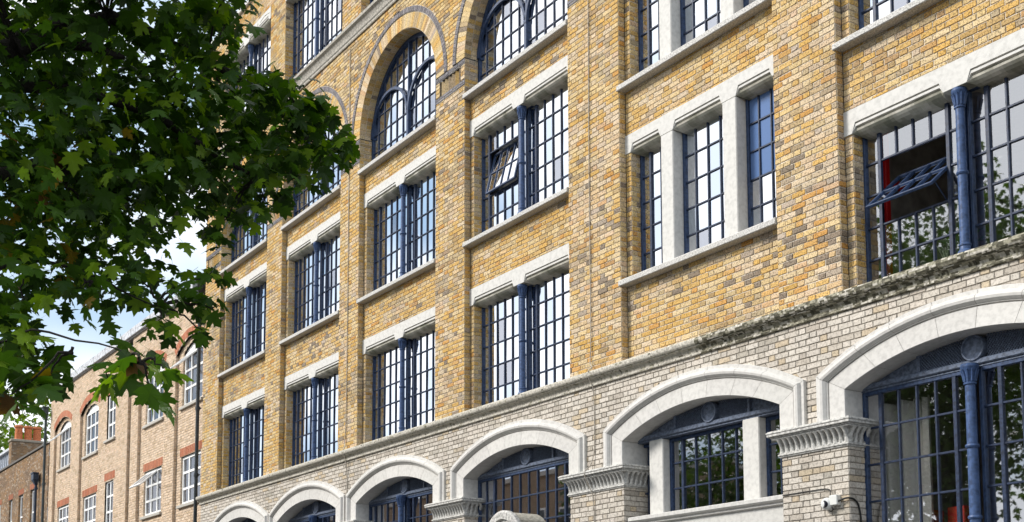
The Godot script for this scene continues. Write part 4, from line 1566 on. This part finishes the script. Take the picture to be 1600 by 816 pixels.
	var crotch := Vector3(0.62, 4.5, -0.6)
	var along := Vector3(-0.88, 0.38, -0.28)
	var places := []; var tints := []
	var mains := [[Vector3(-6.62, 4.93, 9.9), Vector3(-6.55, 4.98, 9.35), 0.055], [Vector3(-6.6, 4.2, 9.95), Vector3(-6.6, 4.25, 9.3), 0.04], [Vector3(-6.75, 5.3, 9.4), Vector3(-6.8, 5.0, 8.2), 0.04], [Vector3(-6.6, 4.75, 9.5), Vector3(-6.75, 4.55, 8.5), 0.035], [Vector3(-6.4, 3.7, 9.9), Vector3(-6.3, 3.55, 9.2), 0.012], [Vector3(-6.0, 3.2, 10.0), Vector3(-5.25, 2.98, 9.6), 0.007]]
	for q in mains:
		var from: Vector3 = crotch if q[0].y > 4.4 else fork
		limb(t, "limb", from, q[0] - base, q[2] * 1.5, q[2], 0.2)
		limb(t, "branch", q[0] - base, q[1] - base, q[2], q[2] * 0.3, 0.06)
	for c in clusters:
		var mid: Vector3 = c[0]
		var rad: float = c[1]
		# a twig from the nearest branch into the cluster
		var best: Vector3 = mains[0][0]
		for q in mains:
			for f in [0.0, 0.5, 1.0]:
				var p: Vector3 = q[0].lerp(q[1], f)
				if p.distance_to(mid) < best.distance_to(mid):
					best = p
		limb(t, "twig", best - base, mid - base, 0.008, 0.003, 0.03)
		var count := int(1550.0 * rad * rad * c[2]) + 4
		if c[2] * rad > 0.5 or rad > 0.5:
			count = int(count * 0.55)
		for k in count:
			var d := Vector3(rng.randfn(), rng.randfn(), rng.randfn()) * 0.42
			if d.length() > 1.0:
				d = d.normalized() * rng.randf_range(0.5, 1.0)
			var p := mid + d * rad * 1.1 + along * rng.randf_range(-0.55, 0.9) * minf(1.0, 0.25 + rad * 2.0)
			places.append(leaf_place(p, 0.115 if p.y < 3.3 else 0.082))
			var q := rng.randf()
			var kind := 0 if q < 0.48 else (1 if q < 0.66 else 2)
			if q > 0.93 and p.y < 4.6 and p.z > 9.5:
				kind = 3
			tints.append(kind)
	foliage(t, places, tints, M.leaf, 300)

func street_tree(base: Vector3, label: String, height: float, radius: float, count: int, size: float, mat: Material) -> void:
	var t := thing("street_tree", label, "tree", "", base)
	limb(t, "trunk", Vector3.ZERO, Vector3(0.1, height * 0.45, 0.1), 0.24, 0.16, 0.0)
	var mid := base + Vector3(0, height - radius * 1.05, 0)
	var lumps := []
	for k in 16:
		var d := Vector3(rng.randf_range(-1, 1), rng.randf_range(-0.9, 1), rng.randf_range(-1, 1))
		d = d.normalized() * rng.randf_range(0.45, 0.85)
		lumps.append(mid + Vector3(d.x * radius, d.y * radius * 1.05, d.z * radius))
		limb(t, "branch", Vector3(0.1, height * rng.randf_range(0.33, 0.45), 0.1), lumps[-1] - base, 0.09, 0.02, 0.2)
	var places := []; var tints := []
	for k in count:
		var c: Vector3 = lumps[k % 16]
		var d := Vector3(rng.randfn(), rng.randfn(), rng.randfn()) * 0.24
		if d.length() > 0.52:
			d *= 0.52 / d.length() * rng.randf_range(0.6, 1.0)
		d *= radius
		places.append(leaf_place(c + d, size))
		tints.append(0)
	foliage(t, places, tints, mat, 0)

# ---------------------------------------------------------------- small things

func cable(label: String, pts: Array, r: float, col: Color) -> void:
	var s := Shape.new()
	var fine := []
	for k in pts.size() - 1:
		for f in 4:
			fine.append(pts[k].lerp(pts[k + 1], f / 4.0))
	fine.append(pts[-1])
	for round_ in 2:
		for k in range(1, fine.size() - 1):
			fine[k] = (fine[k - 1] + fine[k] * 2.0 + fine[k + 1]) / 4.0
	var rr := []
	for k in fine:
		rr.append(r)
	s.tube(fine, rr, 6, col)
	tag(put("cable", s, M.metal, self), label, "cable")

func small_things() -> void:
	var stock_grey := Color(0.42, 0.38, 0.32)
	var dark := Color(0.03, 0.03, 0.03)
	cable("thin grey cable down the broad pier and over the capital beside the stair bay", [Vector3(-14.52, 18.3, 0.02), Vector3(-14.50, 12.0, 0.018), Vector3(-14.52, 9.0, 0.018), Vector3(-14.50, 6.25, 0.02), Vector3(-14.53, 6.12, 0.03), Vector3(-14.42, 6.03, 0.06), Vector3(-14.45, 5.98, 0.125), Vector3(-14.47, 5.86, 0.10), Vector3(-14.44, 5.74, 0.02), Vector3(-14.44, 5.0, 0.016), Vector3(-14.45, 4.75, 0.016), Vector3(-14.50, 4.56, 0.05), Vector3(-14.55, 4.47, 0.15), Vector3(-14.52, 4.3, 0.10), Vector3(-14.46, 4.1, 0.015), Vector3(-14.46, 3.0, 0.015)], 0.008, stock_grey)
	cable("thin grey cable down the pier between the second and third arches", [Vector3(-22.75, 14.6, 0.02), Vector3(-22.74, 10.0, 0.018), Vector3(-22.75, 6.35, 0.018), Vector3(-22.80, 6.15, 0.03), Vector3(-22.68, 6.04, 0.07), Vector3(-22.70, 5.95, 0.12), Vector3(-22.68, 5.80, 0.06), Vector3(-22.68, 5.5, 0.016), Vector3(-22.68, 4.5, 0.016)], 0.010, stock_grey)
	cable("black cable along the pale pier into the white camera's box", [Vector3(-10.72, 3.70, 0.012), Vector3(-10.3, 3.705, 0.012), Vector3(-10.02, 3.705, 0.012), Vector3(-9.96, 3.68, 0.02), Vector3(-9.945, 3.60, 0.04)], 0.006, dark)
	cable("thick black cable looping from the white camera's box round the pier edge", [Vector3(-9.82, 3.53, 0.05), Vector3(-9.74, 3.555, 0.04), Vector3(-9.69, 3.56, 0.015), Vector3(-9.675, 3.55, -0.05), Vector3(-9.672, 3.50, -0.12), Vector3(-9.672, 3.35, -0.16), Vector3(-9.672, 3.0, -0.165), Vector3(-9.672, 2.4, -0.165)], 0.011, dark)
	# surveillance camera: junction box, ball and lens
	var c := thing("security_camera", "white ball security camera with junction box on the pale brick pier", "camera", "", Vector3(-9.88, 3.545, 0.0))
	var s := Shape.new()
	s.box(Vector3(-0.058, -0.058, 0.002), Vector3(0.062, 0.062, 0.075), Color(0.75, 0.75, 0.73), 0.008)
	put("junction_box", s, M.white_paint, c)
	var ball := Shape.new()
	var t := Transform3D(Basis(Vector3.RIGHT, PI / 2), Vector3(-0.11, -0.03, 0.05))
	ball.lathe(t, [Vector2(0.075, -0.05), Vector2(0.078, -0.02), Vector2(0.076, 0.0), Vector2(0.066, 0.03), Vector2(0.045, 0.052), Vector2(0.0, 0.06)], 24, Color(0.78, 0.78, 0.77))
	put("ball", ball, M.white_paint, c)
	var lens := Shape.new()
	var lt := Transform3D(Basis(Vector3.RIGHT, PI / 2) * Basis(Vector3.BACK, 0.35), Vector3(-0.10, -0.035, 0.085))
	lens.lathe(lt, [Vector2(0.044, -0.02), Vector2(0.044, 0.018), Vector2(0.038, 0.026), Vector2(0.03, 0.022), Vector2(0.0, 0.02)], 20, Color(0.02, 0.02, 0.03))
	put("lens", lens, M.gloss_black, c)
	var loop := Shape.new()
	loop.tube([Vector3(-0.05, -0.06, 0.04), Vector3(-0.03, -0.10, 0.04), Vector3(-0.055, -0.125, 0.04), Vector3(-0.09, -0.11, 0.04)], [0.005, 0.005, 0.005, 0.005], 6, dark)
	put("lead", loop, M.metal, c)
	# round-headed stone doorcase whose top just enters the picture
	var d := thing("stone_doorcase", "round-headed weathered stone doorcase in front of the barred window", "doorcase", "", Vector3(-16.08, 0, 0))
	var h := Shape.new()
	var cy := 3.50; var rad := 0.50
	var n := 28
	for k in n:
		var a0 := PI * k / n; var a1 := PI * (k + 1) / n
		var e0 := Vector3(cos(a0), sin(a0), 0); var e1 := Vector3(cos(a1), sin(a1), 0)
		var o := Vector3(0, cy, 0)
		var st := shade(Color(0.44, 0.41, 0.34), rng.randf_range(0.8, 1.1))
		h.quad(o + e0 * rad, o + e1 * rad, o + e1 * rad + Vector3(0, 0, 0.50), o + e0 * rad + Vector3(0, 0, 0.50), st)
		for q in [[rad + 0.0, 0.50, rad + 0.025, 0.52], [rad + 0.025, 0.52, rad + 0.025, 0.58], [rad + 0.025, 0.58, rad - 0.01, 0.60], [rad - 0.01, 0.60, rad - 0.11, 0.60], [rad - 0.11, 0.60, rad - 0.12, 0.56], [rad - 0.12, 0.56, rad - 0.16, 0.56], [rad - 0.16, 0.56, rad - 0.18, 0.59], [rad - 0.18, 0.59, rad - 0.26, 0.57], [rad - 0.26, 0.57, rad - 0.28, 0.50], [rad - 0.28, 0.50, rad - 0.34, 0.46], [rad - 0.34, 0.46, 0.0, 0.40]]:
			h.quad(o + e0 * q[0] + Vector3(0, 0, q[1]), o + e1 * q[0] + Vector3(0, 0, q[1]), o + e1 * q[2] + Vector3(0, 0, q[3]), o + e0 * q[2] + Vector3(0, 0, q[3]), shade(STONE, rng.randf_range(0.85, 1.0)))
	put("arched_head", h, M.stone_rough, d)
	for e in [-1.0, 1.0]:
		var p := Shape.new()
		p.box(Vector3(e * 0.53 - 0.12, 0, 0.03), Vector3(e * 0.53 + 0.12, 3.3, 0.56), STONE, 0.015)
		p.box(Vector3(e * 0.53 - 0.16, 3.3, 0.03), Vector3(e * 0.53 + 0.16, 3.40, 0.62), STONE, 0.02)
		put("jamb", p, M.stone_rough, d)
	var dl := Shape.new()
	dl.box(Vector3(-0.41, 0, 0.07), Vector3(0.41, 3.39, 0.13), Color(0.08, 0.12, 0.2), 0.01)
	put("door", dl, M.metal, d)
	# things seen through the panes
	var cur := thing("curtain", "white net curtain gathered behind the ground floor window", "curtain", "", Vector3(-9.36, 2.0, -0.62))
	var cs := Shape.new()
	var nn := 90
	for k in nn:
		var pts := []
		for e in [k, k + 1]:
			var f: float = e / float(nn)
			for y in [0.0, 1.0]:
				var x := lerpf(-0.37, 0.37, f) * (1.0 if y > 0.5 else 0.9) + 0.02 * sin(f * 40.0)
				pts.append(Vector3(x, y * 2.7, 0.075 * sin(f * 38.0 + y) + 0.05 * sin(f * 15.0)))
		cs.quad(pts[0], pts[2], pts[3], pts[1], Color(0.78, 0.77, 0.74))
	put("cloth", cs, M.cloth, cur)
	var bl := thing("roller_blind", "white roller blind behind the open second floor casement", "blind", "", Vector3(-17.3, 9.06, -0.60))
	var bs := Shape.new()
	for k in 24:
		var y0 := k * 0.08; var y1 := y0 + 0.08
		bs.quad(Vector3(-0.66, y0, 0.01 * sin(k * 1.7)), Vector3(0.66, y0, 0.01 * sin(k * 1.7)), Vector3(0.66, y1, 0.01 * sin(k * 1.7 + 1.7)), Vector3(-0.66, y1, 0.01 * sin(k * 1.7 + 1.7)), Color(0.78, 0.78, 0.76))
	put("cloth", bs, M.cloth, bl)
	var tube := Shape.new()
	tube.tube([Vector3(-0.68, 1.95, 0), Vector3(0.68, 1.95, 0)], [0.03, 0.03], 10, Color(0.7, 0.7, 0.68))
	put("roller", tube, M.gloss, bl)
	var rp := Shape.new()
	rp.box(Vector3(-9.685, 5.9, -0.78), Vector3(-9.60, 8.5, -0.70), Color(0.55, 0.012, 0.015), 0.01)
	tag(put("red_post", rp, M.gloss, self), "upright red post behind the open window casement", "post")
	for q in [[-9.60, 0.155, "small red framed card leaning in the window corner"], [-9.38, 0.19, "small red card with a black figure standing on the window ledge"]]:
		var cd := thing("ledge_card", q[2], "card", "cards on the ledge", Vector3(q[0], 6.03, -0.42))
		var f := Shape.new()
		f.box(Vector3(-q[1] / 2, 0, 0), Vector3(q[1] / 2, 0.135, 0.012), Color(0.60, 0.03, 0.03), 0.002)
		put("board", f, M.gloss, cd)
		var g := Shape.new()
		if q[0] < -9.5:
			g.box(Vector3(-0.05, 0.03, 0.0125), Vector3(0.05, 0.105, 0.015), Color(0.7, 0.7, 0.68))
		else:
			g.lathe(Transform3D(Basis(Vector3.RIGHT, PI / 2), Vector3(0.01, 0.07, 0.012)), [Vector2(0.03, 0.0), Vector2(0.03, 0.003), Vector2(0.0, 0.003)], 14, Color(0.02, 0.02, 0.02))
		put("print", g, M.gloss, cd)
	var plant := thing("aloe_plant", "spiky pale aloe in a low pot behind the window ledge", "plant", "", Vector3(-8.62, 6.02, -0.50))
	var pot := Shape.new()
	pot.lathe(Transform3D.IDENTITY, [Vector2(0.06, 0), Vector2(0.085, 0.10), Vector2(0.085, 0.12), Vector2(0.0, 0.11)], 16, Color(0.30, 0.24, 0.2))
	put("pot", pot, M.clay, plant)
	for k in 9:
		var a := TAU * k / 9.0 + 0.3
		var lf := Shape.new()
		var o := Vector3(cos(a), 0, sin(a))
		lf.tube([o * 0.02 + Vector3(0, 0.10, 0), o * 0.07 + Vector3(0, 0.22, 0), o * 0.13 + Vector3(0, 0.34, 0)], [0.016, 0.012, 0.002], 6, Color(0.30, 0.36, 0.26))
		put("leaf", lf, M.clay, plant)
	var fern := thing("fern_plant", "green fern hanging behind the window panes beside the iron column", "plant", "", Vector3(-8.62, 6.02, -0.75))
	var fp := Shape.new()
	fp.lathe(Transform3D.IDENTITY, [Vector2(0.08, 0), Vector2(0.11, 0.18), Vector2(0.0, 0.17)], 16, Color(0.35, 0.33, 0.3))
	put("pot", fp, M.clay, fern)
	for k in 22:
		var a := rng.randf() * TAU
		var o := Vector3(cos(a), 0, sin(a))
		var fr := Shape.new()
		var p := []
		for q in 6:
			var f := q / 5.0
			p.append(o * 0.34 * f + Vector3(0, 0.18 + 0.62 * f - 0.35 * f * f, 0))
		for q in 5:
			var sd := o.cross(Vector3.UP) * 0.035 * sin((q + 0.6) / 5.0 * PI)
			var sd2 := o.cross(Vector3.UP) * 0.035 * sin((q + 1.6) / 5.0 * PI)
			fr.quad(p[q] - sd, p[q] + sd, p[q + 1] + sd2, p[q + 1] - sd2, Color(0.08, 0.20, 0.04))
		put("frond", fr, M.clay, fern)
	var cup := Shape.new()
	cup.lathe(Transform3D(Basis.IDENTITY, Vector3(-7.87, 6.025, -0.40)), [Vector2(0.035, 0), Vector2(0.05, 0.09), Vector2(0.045, 0.09), Vector2(0.03, 0.01), Vector2(0, 0.01)], 16, Color(0.7, 0.7, 0.68))
	tag(put("white_cup", cup, M.gloss, self), "small white cup on the ledge right of the iron column", "cup")
	for q in [[-9.52, -9.17, "red box lying behind the curtain foot"], [-8.95, -8.72, "narrow red box standing inside by the iron column"]]:
		var bx := Shape.new()
		bx.box(Vector3(q[0], 2.6, -1.0), Vector3(q[1], 3.42, -0.75), Color(0.5, 0.05, 0.03), 0.01)
		tag(put("red_box", bx, M.gloss, self), q[2], "box")

# ---------------------------------------------------------------- ground, sky, light

func sky_image() -> ImageTexture:
	var w := 1024; var h := 512
	var f := FastNoiseLite.new()
	f.seed = 104; f.frequency = 1.1; f.fractal_octaves = 5; f.fractal_gain = 0.5
	var im := Image.create(w, h, false, Image.FORMAT_RGBF)
	for y in h:
		var el := (0.5 - (y + 0.5) / h) * PI
		for x in w:
			var az := ((x + 0.5) / w - 0.5) * TAU
			var d := Vector3(sin(az) * cos(el), sin(el), -cos(az) * cos(el))
			var p := d / (0.35 + maxf(d.y, 0.0))
			var cl := f.get_noise_3d(p.x * 1.2, p.y * 0.6, p.z * 1.2)
			var cover := smoothstep(-0.45, 0.1, cl)
			var blue := Color(0.28, 0.43, 0.62).lerp(Color(0.40, 0.53, 0.65), pow(1.0 - clampf(d.y, 0, 1), 2.0))
			var c := blue.lerp(Color(0.93, 0.955, 0.985), cover)
			if d.y < 0:
				c = Color(0.16, 0.155, 0.145)
			im.set_pixel(x, y, c)
	return ImageTexture.create_from_image(im)

func ground() -> void:
	var g := Shape.new()
	g.quad(Vector3(-400, -0.16, 300), Vector3(300, -0.16, 300), Vector3(300, -0.16, -400), Vector3(-400, -0.16, -400), Color(0.10, 0.095, 0.088))
	put("ground", g, M.asphalt, self).set_meta("kind", "structure")
	var r := Shape.new()
	r.quad(Vector3(-200, -0.12, 8.8), Vector3(60, -0.12, 8.8), Vector3(60, -0.12, 2.4), Vector3(-200, -0.12, 2.4), Color(0.05, 0.05, 0.052))
	put("road", r, M.asphalt, self).set_meta("kind", "structure")
	for q in [[0.0, 2.25, 2.4], [8.95, 13.9, 8.8]]:
		var p := Shape.new()
		p.box(Vector3(-200, -0.15, q[0]), Vector3(60, 0.0, q[1]), Color(0.17, 0.165, 0.155))
		put("pavement", p, M.asphalt, self).set_meta("kind", "structure")
		var k := Shape.new()
		k.box(Vector3(-200, -0.15, minf(q[2], q[1] if q[2] < 5 else q[0])), Vector3(60, 0.004, maxf(q[2], q[1] if q[2] < 5 else q[0])), Color(0.24, 0.235, 0.22), 0.02)
		put("kerb", k, M.asphalt, self).set_meta("kind", "structure")

func far_side() -> void:
	# across the street: what the lower windows mirror
	var b := thing("brown_terrace", "brown brick terrace across the street, mirrored in the ground floor windows", "building")
	var w := Shape.new()
	w.box(Vector3(-95, 0, 14.2), Vector3(-32.5, 8.6, 20), Color(0.30, 0.22, 0.15))
	put("wall", w, M.brick, b)
	var c := Shape.new()
	c.box(Vector3(-95.1, 8.6, 14.1), Vector3(-32.4, 8.8, 20.1), Color(0.4, 0.38, 0.34), 0.02)
	put("coping", c, M.stone, b)
	for k in 14:
		for y in [2.0, 5.4]:
			var p := Shape.new()
			var x := -34.5 - k * 3.2
			p.box(Vector3(x - 0.5, y, 14.16), Vector3(x + 0.5, y + 1.7, 14.196), Color(0.6, 0.6, 0.58), 0.01)
			p.box(Vector3(x - 0.42, y + 0.08, 14.14), Vector3(x + 0.42, y + 1.62, 14.158), Color(0.05, 0.06, 0.07), 0.01)
			put("window", p, M.gloss, b)

func _ready() -> void:
	rng.seed = 20240611
	cam = Camera3D.new()
	cam.name = "camera"
	add_child(cam)
	cam.position = EYE
	cam.rotation_degrees = Vector3(PITCH, YAW, 0)
	cam.projection = Camera3D.PROJECTION_FRUSTUM
	cam.near = 0.1
	cam.far = 1000.0
	cam.size = 0.1 * 816.0 / FOCAL
	cam.frustum_offset = Vector2((800.0 - LENS.x) / FOCAL, (LENS.y - 408.0) / FOCAL) * 0.1
	cam.current = true
	var basis_ := Basis.from_euler(Vector3(deg_to_rad(PITCH), deg_to_rad(YAW), 0))
	cam_x = basis_.x; cam_y = basis_.y; cam_w = -basis_.z

	var env := Environment.new()
	env.background_mode = Environment.BG_SKY
	var sky := Sky.new()
	var pan := PanoramaSkyMaterial.new()
	pan.panorama = sky_image()
	pan.energy_multiplier = 1.0
	sky.sky_material = pan
	env.sky = sky
	env.background_energy_multiplier = 1.0
	env.tonemap_mode = Environment.TONE_MAPPER_LINEAR
	env.tonemap_exposure = 1.52
	env.sdfgi_enabled = true
	env.ssao_enabled = true
	env.ssil_enabled = true
	var we := WorldEnvironment.new()
	we.name = "environment"
	we.environment = env
	add_child(we)

	var sun := DirectionalLight3D.new()
	sun.name = "sun"
	sun.light_energy = 1.05
	sun.light_color = Color(1.0, 0.98, 0.955)
	sun.light_angular_distance = 17.0
	sun.shadow_enabled = true
	add_child(sun)
	sun.look_at_from_position(Vector3(-0.45, 0.60, 0.66) * 50.0, Vector3.ZERO)

	soot.seed = 5; soot.frequency = 0.55; soot.fractal_octaves = 4
	patch.seed = 9; patch.frequency = 0.8; patch.fractal_octaves = 3
	var speck := grain(0.035, 6, 0.45, 1.62, 512, 3)
	var blotch := grain(0.012, 4, 0.70, 1.12, 512, 4)
	var rough_bump := grain(0.06, 5, 0.0, 1.0, 512, 6)
	M.brick = surface(Color(1.0, 1.0, 1.0), 0.92, speck, 1.7, rough_bump, 0.6)
	M.gault = surface(Color(1.0, 1.0, 1.0), 0.92, grain(0.03, 5, 0.74, 1.25, 512, 8), 1.4, rough_bump, 0.3)
	M.mortar = surface(Color(1.0, 1.0, 1.0), 0.95, speck, 2.3, rough_bump, 0.3)
	M.stone = surface(Color(1.0, 1.0, 1.0), 0.85, grain(0.04, 6, 0.90, 1.06, 512, 21), 0.5, rough_bump, 0.12)
	M.stone_worn = surface(Color(1.0, 1.0, 1.0), 0.9, grain(0.05, 5, 0.66, 1.22, 512, 23), 1.3, rough_bump, 0.3)
	M.stone_rough = surface(Color(1.0, 1.0, 1.0), 0.92, grain(0.03, 6, 0.62, 1.22, 512, 22), 1.1, rough_bump, 0.5)
	var paint_grain := grain(0.03, 5, 0.62, 1.2, 256, 31)
	M.iron = surface(Color(0.060, 0.105, 0.225), 0.42, paint_grain, 2.0, rough_bump, 0.05)
	M.iron_bar = surface(Color(0.022, 0.036, 0.075), 0.45, paint_grain, 2.0)  # the blue paint darkened: shade on the backlit bars put into the colour
	M.iron_frame = surface(Color(0.036, 0.062, 0.13), 0.45, paint_grain, 2.0)
	M.pale_glass = mirror_glass(Color(0.90, 0.93, 0.97), 0.95)
	M.grey_glass = mirror_glass(Color(0.84, 0.88, 0.93), 0.90)
	M.iron_grey = surface(Color(0.13, 0.16, 0.225), 0.45, paint_grain, 2.0, rough_bump, 0.05)
	M.metal = surface(Color(1, 1, 1), 0.5, paint_grain, 2.0)
	M.metal_grey = surface(Color(1, 1, 1), 0.5, paint_grain, 0.7)
	M.white_paint = surface(Color(0.84, 0.84, 0.82), 0.5)
	M.plain = surface(Color(1, 1, 1), 0.9, blotch, 0.4)
	M.clay = surface(Color(1, 1, 1), 0.8, paint_grain, 1.5)
	M.cloth = surface(Color(1, 1, 1), 0.9)
	M.gloss = surface(Color(1, 1, 1), 0.35)
	M.gloss_black = surface(Color(1, 1, 1), 0.08)
	M.asphalt = surface(Color(1, 1, 1), 0.9, speck, 0.8, rough_bump, 0.4)
	M.bark = surface(Color(0.022, 0.019, 0.016), 0.9, speck, 3.0, rough_bump, 1.0)
	for q in [["leaf", Color(0.050, 0.112, 0.013)], ["leaf_light", Color(0.16, 0.26, 0.02)], ["leaf_dark", Color(0.026, 0.06, 0.011)], ["leaf_brown", Color(0.13, 0.065, 0.022)], ["leaf_far", Color(0.11, 0.17, 0.035)], ["leaf_street", Color(0.05, 0.09, 0.02)]]:
		var m := surface(q[1], 0.42)
		m.backlight_enabled = true
		m.backlight = Color(0.95, 1.0, 0.35)
		m.cull_mode = BaseMaterial3D.CULL_DISABLED
		M[q[0]] = m
	M.glass = mirror_glass(Color(0.98, 0.985, 1.0), 0.97)
	M.tree_glass = mirror_glass(Color(0.98, 0.985, 1.0), 0.40)
	M.dim_glass = mirror_glass(Color(0.95, 0.96, 1.0), 0.50)
	M.clear_glass = mirror_glass(Color(0.95, 0.96, 1.0), 0.30)
	M.blue_pane = surface(Color(0.10, 0.17, 0.34), 0.12)

	ground()
	warehouse()
	print("warehouse done ", Time.get_ticks_msec())
	buff_house()
	brown_house()
	finish_bricks_of_neighbours()
	finish_panes()
	down_pipe(-31.72, 0.02, 0.0, 11.55, "black drainpipe between the buff house and the warehouse", Color(0.05, 0.055, 0.06), true)
	down_pipe(-48.72, 0.05, 0.0, 10.95, "tall black drainpipe with hopper at the far end of the buff house", Color(0.06, 0.08, 0.09), true)
	down_pipe(-50.2, 0.0, 0.0, 8.6, "short dark blue drainpipe with hopper on the brown house", Color(0.04, 0.06, 0.10), true)
	make_leaves()
	far_side()
	maple()
	street_tree(Vector3(-19.0, 0, 13.4), "tall leafy street tree mirrored in the nearest windows", 12.8, 4.4, 19000, 0.15, M.leaf_street)
	street_tree(Vector3(-28.0, 0, 13.2), "broad leafy street tree mirrored in the stair bay's ground window", 11.0, 3.8, 10000, 0.15, M.leaf_street)
	street_tree(Vector3(-92.0, 4.0, -8.0), "bright green tree behind the chimney stack and roof room", 17.0, 7.0, 6000, 0.36, M.leaf_far)
	small_things()
	print("all done ", Time.get_ticks_msec())

func finish_bricks_of_neighbours() -> void:
	finish_bricks()
